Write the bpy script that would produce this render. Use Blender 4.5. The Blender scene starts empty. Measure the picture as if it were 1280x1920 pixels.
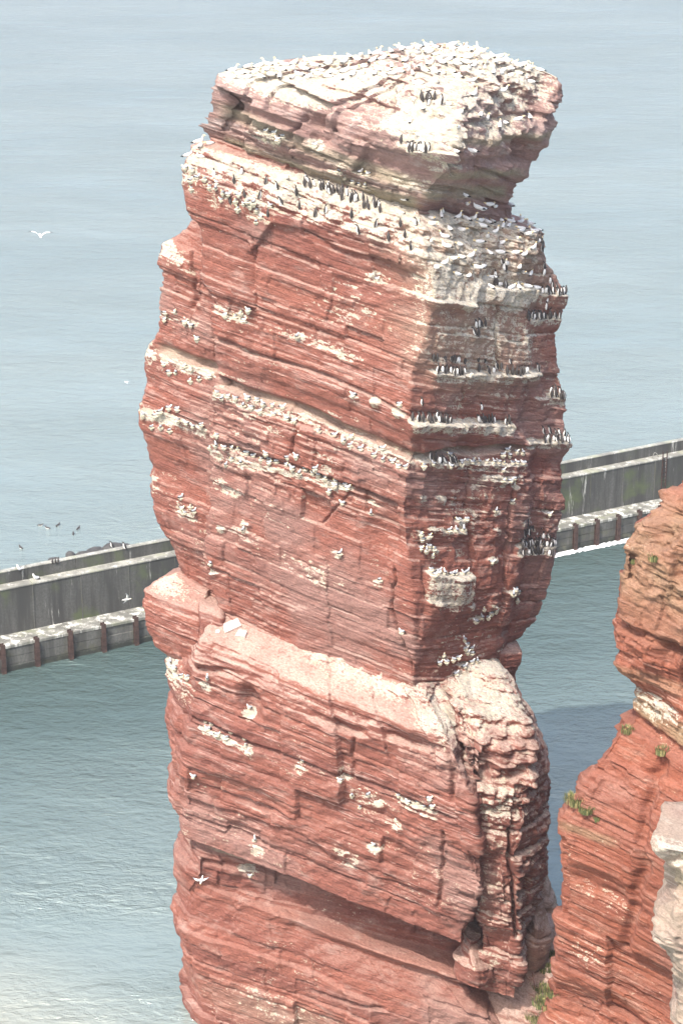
import bpy, math, random
import numpy as np
from mathutils import Vector, Matrix

# ------------------------------------------------------------------ camera, sky, sun, exposure
SC = bpy.context.scene
COL = SC.collection
CAM_H, PITCH, FPX = 60.0, math.radians(20.6), 4000.0       # FPX: focal length in photo pixels (1280x1920)
cam_d = bpy.data.cameras.new('camera'); cam = bpy.data.objects.new('camera', cam_d); COL.objects.link(cam)
cam.location = (0, 0, CAM_H); cam.rotation_euler = (math.pi/2 - PITCH, 0, 0)
cam_d.sensor_fit = 'VERTICAL'; cam_d.sensor_height = 36.0; cam_d.lens = 36.0*FPX/1920
cam_d.clip_start = 1.0; cam_d.clip_end = 60000
SC.camera = cam
SUN_AZ, SUN_EL = math.radians(211), math.radians(56)        # azimuth clockwise from +Y
wd = bpy.data.worlds.new('World'); SC.world = wd; wd.use_nodes = True
nt = wd.node_tree; bg = nt.nodes['Background']
sky = nt.nodes.new('ShaderNodeTexSky'); sky.sky_type = 'NISHITA'; sky.sun_disc = False
sky.sun_elevation = SUN_EL; sky.sun_rotation = SUN_AZ; sky.air_density = 1.0; sky.dust_density = 5.0; sky.ozone_density = 1.0
nt.links.new(sky.outputs[0], bg.inputs[0]); bg.inputs[1].default_value = 0.15
sl = bpy.data.lights.new('sun', 'SUN'); sl.energy = 2.4; sl.angle = math.radians(0.6); sl.color = (1.0, .95, .88)
so = bpy.data.objects.new('sun', sl); COL.objects.link(so)
sdir = Vector((math.sin(SUN_AZ)*math.cos(SUN_EL), math.cos(SUN_AZ)*math.cos(SUN_EL), math.sin(SUN_EL)))
so.rotation_euler = sdir.to_track_quat('Z', 'Y').to_euler(); so.location = (-40, -40, 120)
vs = SC.view_settings; vs.view_transform = 'Standard'; vs.look = 'None'; vs.gamma = 1; vs.exposure = 1.16

# ------------------------------------------------------------------ helpers
random.seed(7); RNG = np.random.default_rng(7)
GX, GY, Y0 = 0.31, 0.10, 90.0           # dip of the rock beds
CP, SP = math.cos(PITCH), math.sin(PITCH)
def unproj(px, py, Y):                   # point seen at photo pixel (px,py) standing at depth Y
    a, b = (px-640)/FPX, -(py-960)/FPX
    t = Y/(b*SP + CP)
    return (a*t, Y, CAM_H + t*(b*CP - SP))
def bed(x, y, z): return z + GX*x + GY*(y-Y0)
def ray(px, py):
    a, b = (px-640)/FPX, -(py-960)/FPX
    return Vector((a, b*SP + CP, b*CP - SP)).normalized()
def on_water(px, py, z=0.0):
    d = ray(px, py); t = (z-CAM_H)/d.z
    return Vector((0, 0, CAM_H)) + d*t

def hsh(seed, *ints):
    h = np.full(np.broadcast(*ints).shape if len(ints) > 1 else np.shape(ints[0]), (seed*2654435761) & 0xffffffff, dtype=np.uint32)
    with np.errstate(over='ignore'):
        for v in ints:
            h = (h ^ (np.asarray(v).astype(np.int64) & 0xffffffff).astype(np.uint32)*np.uint32(0x9E3779B1))*np.uint32(0x85EBCA6B)
            h ^= h >> np.uint32(13); h *= np.uint32(0xC2B2AE35); h ^= h >> np.uint32(16)
    return h.astype(np.float64)/4294967296.0
def vnoise(x, y, z, seed=1):
    xi, yi, zi = np.floor(x), np.floor(y), np.floor(z)
    fx, fy, fz = x-xi, y-yi, z-zi
    fx = fx*fx*(3-2*fx); fy = fy*fy*(3-2*fy); fz = fz*fz*(3-2*fz)
    r = 0
    for dx in (0, 1):
        for dy in (0, 1):
            for dz in (0, 1):
                w = (fx if dx else 1-fx)*(fy if dy else 1-fy)*(fz if dz else 1-fz)
                r = r + w*hsh(seed, xi+dx, yi+dy, zi+dz)
    return r*2-1
def fbm(x, y, z, sc, octv=3, seed=1):
    r, a, n = 0, 1.0, 0
    for k in range(octv):
        r = r + a*vnoise(x/sc, y/sc, z/sc, seed+k*17); n += a; a *= .5; sc *= .5
    return r/n
def sstep(a, b, v):
    t = np.clip((v-a)/(b-a), 0, 1); return t*t*(3-2*t)
def layer_table(mean, var, seed):
    r = np.random.default_rng(seed); t = mean*np.exp(r.normal(0, var, 4000)); return np.cumsum(t)-25
TB = {'l': layer_table(2.1, .4, 6), 'c': layer_table(.95, .45, 3), 'm': layer_table(.34, .5, 4), 'f': layer_table(.12, .4, 5)}
def layers(kind, s):
    b = TB[kind]; i = np.clip(np.searchsorted(b, s), 1, len(b)-1)
    return i, (s-b[i-1])/(b[i]-b[i-1])

def tag(o, label=None, cat=None, group=None, kind=None):
    if label: o['label'] = label
    if cat: o['category'] = cat
    if group: o['group'] = group
    if kind: o['kind'] = kind
    return o
def empty(name, loc=(0, 0, 0)):
    o = bpy.data.objects.new(name, None); COL.objects.link(o); o.location = loc; return o
def link(name, me, parent=None, mats=()):
    o = bpy.data.objects.new(name, me); COL.objects.link(o)
    for m in mats: me.materials.append(m)
    if parent is not None:
        o.parent = parent; o.matrix_parent_inverse = Matrix.Translation(-Vector(parent.location))
    return o
def grid_mesh(name, V, quads, tris=None, mask=None):
    me = bpy.data.meshes.new(name); n = len(V)
    me.vertices.add(n); me.vertices.foreach_set('co', np.ascontiguousarray(V, dtype=np.float32).ravel())
    nq = len(quads); ntr = 0 if tris is None else len(tris)
    idx = quads.ravel() if not ntr else np.concatenate([quads.ravel(), tris.ravel()])
    me.loops.add(len(idx)); me.loops.foreach_set('vertex_index', idx.astype(np.int32))
    me.polygons.add(nq+ntr)
    st = np.concatenate([np.arange(nq)*4, nq*4+np.arange(ntr)*3]).astype(np.int32)
    me.polygons.foreach_set('loop_start', st)
    me.update(calc_edges=True); me.validate()
    if mask is not None:
        at = me.attributes.new('mask', 'FLOAT_COLOR', 'POINT')
        at.data.foreach_set('color', np.ascontiguousarray(mask, dtype=np.float32).ravel())
    return me
def raw_mesh(name, verts, faces, mat_idx=None, smooth=False):
    me = bpy.data.meshes.new(name); me.from_pydata([tuple(v) for v in verts], [], [tuple(f) for f in faces]); me.update()
    if mat_idx is not None: me.polygons.foreach_set('material_index', np.array(mat_idx, dtype=np.int32))
    if smooth: me.polygons.foreach_set('use_smooth', np.ones(len(me.polygons), dtype=bool))
    return me

# ------------------------------------------------------------------ materials
def mat(name):
    m = bpy.data.materials.new(name); m.use_nodes = True
    return m, m.node_tree.nodes, m.node_tree.links, m.node_tree.nodes['Principled BSDF']
def N(nodes, t, **kw):
    n = nodes.new(t)
    for k, v in kw.items():
        if k.startswith('i_'):
            key = k[2:]; key = int(key) if key.isdigit() else key
            n.inputs[key].default_value = v
        else: setattr(n, k, v)
    return n
def mixc(nodes, links, fac, a, b, blend='MIX'):
    n = nodes.new('ShaderNodeMix'); n.data_type = 'RGBA'; n.blend_type = blend
    for k, v in ((0, fac), (6, a), (7, b)):
        if hasattr(v, 'is_output') or isinstance(v, bpy.types.NodeSocket): links.new(v, n.inputs[k])
        else: n.inputs[k].default_value = (*v, 1) if (k > 0 and len(v) == 3) else v
    return n.outputs[2]
def ramp(nodes, links, src, lo, hi):
    n = nodes.new('ShaderNodeMapRange'); n.interpolation_type = 'SMOOTHSTEP'; links.new(src, n.inputs[0])
    n.inputs[1].default_value = lo; n.inputs[2].default_value = hi; return n.outputs[0]
def rock_material(name, red, dark, light, pale, weath=(.34, .20, .17), guano=(.74, .69, .60)):
    m, nd, lk, b = mat(name)
    at = N(nd, 'ShaderNodeAttribute', attribute_name='mask'); sep = N(nd, 'ShaderNodeSeparateColor'); lk.new(at.outputs['Color'], sep.inputs[0])
    g = N(nd, 'ShaderNodeNewGeometry'); px = N(nd, 'ShaderNodeSeparateXYZ'); lk.new(g.outputs['Position'], px.inputs[0])
    dt = N(nd, 'ShaderNodeVectorMath', operation='DOT_PRODUCT'); lk.new(g.outputs['Position'], dt.inputs[0]); dt.inputs[1].default_value = (GX, GY, 1)
    cb = N(nd, 'ShaderNodeCombineXYZ'); lk.new(px.outputs[0], cb.inputs[0]); lk.new(px.outputs[1], cb.inputs[1]); lk.new(dt.outputs['Value'], cb.inputs[2])
    def noise(scale, vec, detail=6.0, rgh=.65):
        mp = N(nd, 'ShaderNodeMapping'); lk.new(cb.outputs[0], mp.inputs[0]); mp.inputs['Scale'].default_value = vec
        n = N(nd, 'ShaderNodeTexNoise', i_Scale=scale, i_Detail=detail, i_Roughness=rgh); lk.new(mp.outputs[0], n.inputs[0]); return n.outputs[0]
    n1 = noise(.8, (1, 1, 2.4), 8.0); n2 = noise(9.0, (1, 1, 1.6), 6.0, .7); lam = noise(1.0, (.5, .5, 11.0), 5.0, .72); n4 = noise(3.2, (1, 1, 1), 6.0, .75)
    c = mixc(nd, lk, sep.outputs[2], dark, red)
    c = mixc(nd, lk, ramp(nd, lk, n1, .50, .80), c, light)
    def mul(x, y):
        q = N(nd, 'ShaderNodeMath', operation='MULTIPLY'); lk.new(x, q.inputs[0])
        if isinstance(y, float): q.inputs[1].default_value = y
        else: lk.new(y, q.inputs[1])
        return q.outputs[0]
    big = noise(.16, (1, 1, 1.3), 4.0, .55)
    c = mixc(nd, lk, mul(ramp(nd, lk, big, .52, .68), .75), c, weath)
    ak = N(nd, 'ShaderNodeAttribute', attribute_name='bedk')
    pt = mul(ramp(nd, lk, noise(.33, (1, 1, 1.6), 4.0, .6), .36, .62), ramp(nd, lk, ak.outputs['Fac'], -.25, .9))
    c = mixc(nd, lk, mul(ramp(nd, lk, lam, .56, .72), pt), c, tuple(v*.42 for v in dark))
    c = mixc(nd, lk, mul(ramp(nd, lk, lam, .47, .33), pt), c, tuple(min(1, v*1.2+.05) for v in light))
    c = mixc(nd, lk, sep.outputs[1], c, pale)
    c = mixc(nd, lk, mul(at.outputs['Alpha'], ramp(nd, lk, n4, .26, .48)), c, mixc(nd, lk, n2, (.44, .28, .22), (.70, .55, .47)))
    var = N(nd, 'ShaderNodeMapRange'); lk.new(n2, var.inputs[0]); var.inputs[1].default_value = .25; var.inputs[2].default_value = .75
    var.inputs[3].default_value = .66; var.inputs[4].default_value = 1.24
    hs = N(nd, 'ShaderNodeHueSaturation'); lk.new(c, hs.inputs['Color']); lk.new(var.outputs[0], hs.inputs['Value'])
    g2 = N(nd, 'ShaderNodeMath', operation='MULTIPLY_ADD'); lk.new(n2, g2.inputs[0]); g2.inputs[1].default_value = 1.2; lk.new(sep.outputs[0], g2.inputs[2])
    g3 = N(nd, 'ShaderNodeMath', operation='MULTIPLY_ADD'); lk.new(n4, g3.inputs[0]); g3.inputs[1].default_value = 1.5; lk.new(g2.outputs[0], g3.inputs[2])
    gv = mixc(nd, lk, ramp(nd, lk, n4, .35, .65), guano, tuple(v*w for v, w in zip(guano, (.80, .72, .60))))
    gv = mixc(nd, lk, ramp(nd, lk, n2, .36, .58), tuple(v*.55 for v in guano), gv)
    c2 = mixc(nd, lk, ramp(nd, lk, g3.outputs[0], 1.78, 2.02), hs.outputs[0], gv)
    lk.new(c2, b.inputs['Base Color']); b.inputs['Roughness'].default_value = .9; b.inputs['Specular IOR Level'].default_value = .25
    hh = N(nd, 'ShaderNodeMath', operation='MULTIPLY_ADD'); lk.new(lam, hh.inputs[0]); hh.inputs[1].default_value = -1.6; lk.new(n2, hh.inputs[2])
    h2 = N(nd, 'ShaderNodeMath', operation='MULTIPLY_ADD'); lk.new(n4, h2.inputs[0]); h2.inputs[1].default_value = 1.2; lk.new(hh.outputs[0], h2.inputs[2])
    bp = N(nd, 'ShaderNodeBump', i_Strength=1.0, i_Distance=.10); lk.new(h2.outputs[0], bp.inputs['Height']); lk.new(bp.outputs[0], b.inputs['Normal'])
    return m
M_ROCK = rock_material('red_sandstone', (.35, .132, .094), (.225, .082, .064), (.48, .31, .26), (.52, .45, .34))
M_CAPR = rock_material('weathered_sandstone', (.40, .26, .23), (.27, .14, .12), (.50, .42, .39), (.36, .33, .23), (.42, .33, .31))
M_CLIF = rock_material('orange_sandstone', (.36, .12, .07), (.23, .075, .05), (.43, .23, .165), (.36, .26, .155), (.33, .15, .11))
M_PALE = rock_material('pale_limestone', (.50, .38, .30), (.36, .29, .22), (.58, .50, .42), (.5, .44, .28))
def plain(name, col, rough=.6, noise=0.0, nscale=6.0, spec=.3, bump=0.0):
    m, nd, lk, b = mat(name)
    b.inputs['Roughness'].default_value = rough; b.inputs['Specular IOR Level'].default_value = spec
    if noise:
        tc = N(nd, 'ShaderNodeTexCoord'); n = N(nd, 'ShaderNodeTexNoise', i_Scale=nscale, i_Detail=6.0, i_Roughness=.65); lk.new(tc.outputs['Object'], n.inputs[0])
        f = ramp(nd, lk, n.outputs[0], .3, .7)
        lk.new(mixc(nd, lk, f, tuple(v*(1-noise) for v in col), tuple(min(1, v*(1+noise)) for v in col)), b.inputs['Base Color'])
        if bump:
            bp = N(nd, 'ShaderNodeBump', i_Strength=bump, i_Distance=.03); lk.new(n.outputs[0], bp.inputs['Height']); lk.new(bp.outputs[0], b.inputs['Normal'])
    else: b.inputs['Base Color'].default_value = (*col, 1)
    return m
M_WHITE = plain('white_plumage', (.82, .81, .78), .7, .05)
M_YEL = plain('yellow_head_plumage', (.78, .62, .34), .7)
M_BLK = plain('black_plumage', (.035, .032, .03), .6, .2)
M_BRN = plain('dark_brown_plumage', (.05, .043, .04), .6, .25)
M_GRY = plain('grey_plumage', (.36, .38, .41), .7, .1)
M_BILL = plain('bill_horn', (.45, .47, .45), .4)
M_YBILL = plain('bill_yellow', (.62, .52, .12), .4)
M_NEST = plain('nest_mud_and_grass', (.52, .47, .36), .95, .4, 14.0, .1, .8)
M_STEEL = plain('rusty_steel', (.07, .042, .035), .8, .45, 3.0, .3, .3)
M_DROCK = plain('dark_wet_boulder', (.06, .058, .055), .7, .4, 2.0, .4, .5)
M_SLAB = plain('pale_fallen_slab', (.70, .60, .53), .9, .12, 4.0, .2, .4)
M_GRASS = plain('grass_blades', (.115, .135, .05), .7, .35, 5.0)
M_DRY = plain('dry_grass_blades', (.33, .28, .12), .8, .3, 5.0)
M_FOAM = plain('sea_foam', (.80, .82, .82), .8, .06, 3.0)

# ------------------------------------------------------------------ rock lofts: cross-sections stacked along the tilted beds
def edge(pts, off=(0, 0)):
    P = np.array([unproj(*p) for p in pts]); s = bed(P[:, 0], P[:, 1], P[:, 2])
    o = np.argsort(s, kind='stable')
    return (s[o], P[o, 0]+off[0], P[o, 1]+off[1])
def shift(e, dx, dy): return (e[0], e[1]+dx, e[2]+dy)
def fY(Y, px): return Y(px) if callable(Y) else Y
def loft(name, edges, s0, s1, parent, m, front, ds=.046, du=.058, amp=1.0, feats=(), rnd=2, seed=0, base_g=0.0, dust=.8,
         top_dome=0.0, coarse=.22, pale_base=0.0, flecks=1.0, rough=1.0, big=.12, calm=None, lam=.75, grit=1.0, dust_s=None, cap_rings=36, gtop=None):
    """edges run counter-clockwise seen from above; front = how many leading segments get the fine grid"""
    rows = int((s1-s0)/ds)+1; S = np.linspace(s0, s1, rows); K = len(edges)
    EX = np.stack([np.interp(S, e[0], e[1]) for e in edges]); EY = np.stack([np.interp(S, e[0], e[2]) for e in edges])
    xs, ys, fr, us = [], [], [], []; u0 = 0.0
    for k in range(K):
        j = (k+1) % K
        L = float(np.max(np.hypot(EX[j]-EX[k], EY[j]-EY[k])))
        n = max(3, int(L/(du if k < front else coarse)))
        t = (np.arange(n)/n)[None, :]
        xs.append(EX[k][:, None]*(1-t)+EX[j][:, None]*t); ys.append(EY[k][:, None]*(1-t)+EY[j][:, None]*t)
        fr.append(np.full(n, 1.0 if k < front else 0.0)); us.append(u0+t[0]*L); u0 += L
    X, Yv, F, U = np.hstack(xs), np.hstack(ys), np.concatenate(fr), np.concatenate(us)
    C = X.shape[1]
    for _ in range(2):                                              # round the corners
        X = sum(np.roll(X, d, 1) for d in range(-rnd, rnd+1))/(2*rnd+1)
        Yv = sum(np.roll(Yv, d, 1) for d in range(-rnd, rnd+1))/(2*rnd+1)
    ker = np.array([1, 2, 3, 2, 1.])/9                               # and the profile kinks a little
    pad = lambda A: np.vstack([A[:1], A[:1], A, A[-1:], A[-1:]])
    X = sum(ker[i]*pad(X)[i:i+rows] for i in range(5)); Yv = sum(ker[i]*pad(Yv)[i:i+rows] for i in range(5))
    tx, ty = np.roll(X, -1, 1)-np.roll(X, 1, 1), np.roll(Yv, -1, 1)-np.roll(Yv, 1, 1)
    l = np.hypot(tx, ty)+1e-9; nx, ny = ty/l, -tx/l
    SS = np.repeat(S[:, None], C, 1); Z0 = SS-GX*X-GY*(Yv-Y0); UU = np.repeat(U[None, :], rows, 0)
    sw = SS + .34*vnoise(X/6, Yv/6, Z0/8, seed+2) + .025*vnoise(X/1.1, Yv/1.1, Z0/2, seed+3)
    ic, fc = layers('c', sw); im, fm = layers('m', sw); if_, ff = layers('f', sw)
    rag = np.clip(.55+.9*fbm(X, Yv, Z0, 5.5, 2, seed+8), .12, 1.4)*rough           # ragged and planar patches
    def cells(i, lo, hi, sd):
        ln = lo+(hi-lo)*hsh(sd, i); return np.floor((UU+.12*vnoise(X*2, Yv*2, Z0*2, sd)+9*hsh(sd+1, i))/ln)
    cc = cells(ic, 1.2, 4.0, 21); il, _ = layers('l', sw); 
    D = .04*(hsh(11, ic)*2-1) + .13*rag*(hsh(12, ic, cc)*2-1) - .30*np.minimum(rag, 1)*(hsh(17, ic, cc) > .87)
    bk = sstep(.15, .85, hsh(33, il)*.7+.3*hsh(34, ic)); lam = lam*(.25+1.15*bk)
    D += .02*lam*(hsh(13, im)*2-1) + .075*lam*rag*(hsh(14, im, cells(im, .5, 2.4, 23))*2-1)
    D += .03*lam*(hsh(15, if_)*2-1) + .06*lam*rag*(hsh(16, if_, cells(if_, .25, 1.5, 25))*2-1)
    D -= .10*np.abs(2*fc-1)**10*(hsh(18, ic) > .6) + .04*np.abs(2*fm-1)**6*(hsh(19, im) > .4)
    D += .34*fbm(X, Yv, Z0, 4.5, 2, seed+31) + .15*rag*fbm(X, Yv, Z0*1.3, 1.5, 4, seed+41) + .09*grit*fbm(X, Yv, Z0*1.4, .55, 3, seed+43)
    D += big*(hsh(27, il, cells(il, 2.0, 6.0, 28))*2-1)*np.clip(.6+fbm(X, Yv, Z0, 6, 1, seed+29), .1, 1.2)
    D *= amp
    if calm: D *= 1-.45*sstep(calm[0], calm[1], SS)
    zone = np.full(X.shape, base_g); pale = np.full(X.shape, pale_base)
    for f in feats:
        k = f[0]
        if k in ('notch', 'gband', 'pale', 'step'):
            P = np.array([unproj(p[0], p[1], fY(p[2], p[0])) for p in f[1]]); sc = bed(P[:, 0], P[:, 1], P[:, 2]); o = np.argsort(P[:, 0])
            line = np.interp(X, P[o, 0], sc[o]) + .10*vnoise(X/1.3, Yv/1.3, 0*X, seed+77); x0, x1 = P[:, 0].min(), P[:, 0].max()
            w = sstep(x0-.4, x0+.2, X)*(1-sstep(x1-.2, x1+.4, X))*F[None, :]
            q = SS-line
            if k == 'notch': D -= f[2]*w*np.exp(-(q/f[3])**4)*(.75+.35*vnoise(X/.8, Yv/.8, Z0, seed+5))
            elif k == 'step': D -= f[2]*w*sstep(.04, -.04, q)*np.exp(-np.clip(-q, 0, 99)/f[3])     # set back below the line
            elif k == 'gband': zone = np.maximum(zone, f[4]*w*sstep(-f[3], -f[3]*.4, q)*(1-sstep(f[2]*.6, f[2], q)))
            else: pale = np.maximum(pale, f[3]*w*np.exp(-(q/f[2])**4))
        elif k == 'ledge':
            _, a, b_, py, Yq, am, tp = f[:7]
            p, q_ = unproj(a, py, fY(Yq, a)), unproj(b_, py, fY(Yq, b_)); s_ = (bed(*p)+bed(*q_))/2
            sl_ = (bed(*q_)-bed(*p))/max(.1, q_[0]-p[0]); ln = s_+sl_*.8*(X-(p[0]+q_[0])/2)+.06*vnoise(X*2, Yv*2, 0*X, seed+6)
            w = sstep(p[0]-.15, p[0]+.1, X)*(1-sstep(q_[0]-.1, q_[0]+.15, X))*F[None, :]
            q = ln-SS
            D += am*w*sstep(-.05, .03, q)*np.clip(1-q/tp, 0, 1)*(.85+.3*vnoise(X*1.5, Yv*1.5, 0*X, seed+9))
            if len(f) > 7: zone = np.maximum(zone, f[7]*w*sstep(-.25, -.05, q)*(1-sstep(.35*tp, .7*tp, q)))
        elif k == 'crack':
            P = np.array([unproj(p[0], p[1], fY(p[2], p[0])) for p in f[1]]); sc = bed(P[:, 0], P[:, 1], P[:, 2]); o = np.argsort(sc)
            lx = np.interp(SS, sc[o], P[o, 0]) + .12*vnoise(0*X, Yv*0, SS*2.5, seed+61)
            w = sstep(sc.min()-.2, sc.min()+.1, SS)*(1-sstep(sc.max()-.1, sc.max()+.2, SS))*F[None, :]
            D -= f[3]*w*np.exp(-np.abs((X-lx)/f[2])**3)
        elif k in ('blob', 'gu', 'pblob', 'rub'):
            P = unproj(f[1], f[2], fY(f[3], f[1])); sc = bed(*P)
            r2 = ((X-P[0])/f[4])**2+((SS-sc)/f[5])**2
            if k == 'rub': D += f[6]*np.exp(-r2**1.5)*F[None, :]*fbm(X, Yv, Z0*1.2, .9, 4, seed+66)
            elif k == 'blob': D += f[6]*np.exp(-r2**2)*F[None, :]
            elif k == 'gu': zone = np.maximum(zone, f[6]*np.exp(-r2**1.5)*F[None, :])
            else: pale = np.maximum(pale, f[6]*np.exp(-r2**1.5)*F[None, :])
    D += np.clip(zone*1.6, 0, 1)*.10*fbm(X, Yv, Z0, .38, 2, seed+44)                # nests and droppings are lumpy
    X = X+nx*D; Yv = Yv+ny*D
    Z = SS-GX*X-GY*(Yv-Y0) + .06*vnoise(X/2.5, Yv/2.5, SS/3, seed+51) + .008*vnoise(X/.5, Yv/.5, SS, seed+52)
    # closing rings, top and bottom
    def rings(r, n, sgn):
        cx, cy = X[r].mean(), Yv[r].mean(); t = (np.arange(1, n+1)/n)[:, None]**.9
        rx, ry = X[r][None]*(1-t)+cx*t, Yv[r][None]*(1-t)+cy*t
        rz = S[r]-GX*rx-GY*(ry-Y0)+.06*vnoise(rx/2.5, ry/2.5, 0*rx+S[r]/3, seed+51)
        if sgn > 0: rz = rz + top_dome*np.sqrt(t) + .16*fbm(rx, ry, 0*rx, .9, 3, seed+70)*np.minimum(1, t*6)
        else: rz = rz + .10*fbm(rx, ry, 0*rx, .9, 2, seed+71)
        return rx, ry, rz
    a, b_ = rings(rows-1, cap_rings, 1), rings(0, 10, -1)
    G = [np.vstack([b_[i][::-1], (X, Yv, Z)[i], a[i]]) for i in range(3)]
    R = G[0].shape[0]
    V = np.stack([g.ravel() for g in G], 1)
    r, c = np.meshgrid(np.arange(R-1), np.arange(C), indexing='ij'); c2 = (c+1) % C
    quads = np.stack([r*C+c, r*C+c2, (r+1)*C+c2, (r+1)*C+c], -1).reshape(-1, 4)
    # masks
    A = np.stack(G, -1); du_ = np.roll(A, -1, 1)-np.roll(A, 1, 1); dv = np.gradient(A, axis=0); nrm = np.cross(du_, dv)
    nz = nrm[..., 2]/(np.linalg.norm(nrm, axis=-1)+1e-9)
    ext = lambda M_, tv=None: np.vstack([np.repeat(M_[:1], 10, 0), M_, np.repeat(M_[-1:], cap_rings, 0) if tv is None else np.full((cap_rings, C), tv)])
    zone = ext(zone, gtop); pale = ext(pale); x_, y_, z_ = G
    act = np.clip(zone*3, 0, 1)
    streak = vnoise(x_*4, y_*4, z_*.45, seed+81)
    g = zone + act*(.38*(np.clip(nz, -.4, .9)-.15) + .30*fbm(x_, y_, z_, 1.2, 3, seed+82) + .14*streak)
    fl = ext(((hsh(91, if_, cells(if_, .3, 1.2, 92)) > .72)*np.clip(.5+1.6*fbm(X, Yv, Z, 3.0, 2, seed+93), 0, 1)))
    g = np.maximum(g, .40*fl*flecks*(nz > -.15))
    tone = ext(np.clip(.45*hsh(94, ic)+.35*hsh(95, im)+.35*hsh(96, if_)+.25*fbm(X, Yv, Z, 3, 2, seed+97), 0, 1))
    al = dust*sstep(.34, .72, nz)*np.clip(.8+.5*fbm(x_, y_, z_, 1.5, 2, seed+98), 0, 1)
    if dust_s: al = al*ext(.15+.85*sstep(dust_s[0], dust_s[1], SS))
    mask = np.stack([np.clip(g, 0, 1), np.clip(pale*(.8+.4*fbm(x_, y_, z_, .8, 2, seed+99)), 0, 1), tone, np.clip(al, 0, 1)], -1).reshape(-1, 4)
    me = grid_mesh(name, V, quads, None, mask)
    ab = me.attributes.new('bedk', 'FLOAT', 'POINT'); ab.data.foreach_set('value', np.ascontiguousarray(ext(bk), dtype=np.float32).ravel())
    o = link(name, me, parent, (m,))
    return o

YL = lambda px: 88.0+(785-px)/43*math.tan(math.radians(22))
YR = lambda px: 88.0+(px-785)/43*math.tan(math.radians(50))
YF = lambda px: 85.4+(850-px)/41*math.tan(math.radians(22.5))          # front face of the lower block
YP = lambda px: 86.8+abs(px-900)/41*.35

stack = empty('sea_stack', (0, 90, 0))
tag(stack, 'tall layered red sandstone sea stack streaked with white guano, standing in the sea', 'sea stack')
# upper column
eA = edge([(400, 266, 93.6), (365, 274, 92.8), (344, 305, 92.2), (348, 340, 92), (356, 400, 91.9), (372, 430, 91.8), (378, 520, 91.7), (395, 560, 91.6), (398, 640, 91.6),
           (404, 690, 91.8), (394, 740, 91.5), (388, 800, 91.5), (394, 870, 91.6), (385, 930, 91.5), (385, 1000, 91.5), (388, 1080, 91.6), (405, 1130, 91.6), (420, 1200, 91.6)])
eC = edge([(785, 392, 90.4), (792, 425, 89.2), (800, 480, 88.3), (815, 555, 88.1), (800, 620, 88), (774, 700, 88), (768, 790, 87.9), (775, 850, 88.1), (763, 900, 88),
           (758, 960, 88.1), (766, 1040, 88.2), (776, 1140, 88.2), (776, 1260, 88.2), (776, 1340, 88.2)])
eS = edge([(975, 388, 95.2), (990, 415, 94.3), (995, 480, 93.8), (975, 560, 93.5), (985, 640, 93.6), (990, 700, 93.7), (965, 790, 93.4), (992, 850, 93.9), (985, 950, 93.8),
           (975, 1000, 93.6), (965, 1100, 93.4), (945, 1200, 93.2), (930, 1270, 93)])
eR = edge([(975, 384, 97.2), (1003, 392, 96.7), (1022, 415, 96.4), (1020, 480, 96.3), (1037, 520, 96.3), (1055, 548, 96.3), (1050, 592, 96.2), (1041, 640, 96.2), (1046, 700, 96.2),
           (1061, 760, 96.2), (1060, 800, 96.2), (1068, 838, 96.2), (1056, 870, 96.2), (1051, 920, 96.2), (1059, 937, 96.2), (1049, 970, 96.2), (1031, 1020, 96.2), (1036, 1045, 96.2),
           (1032, 1100, 96.1), (1020, 1150, 96), (990, 1188, 95.8), (945, 1206, 95.5), (930, 1260, 95.3)])
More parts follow.
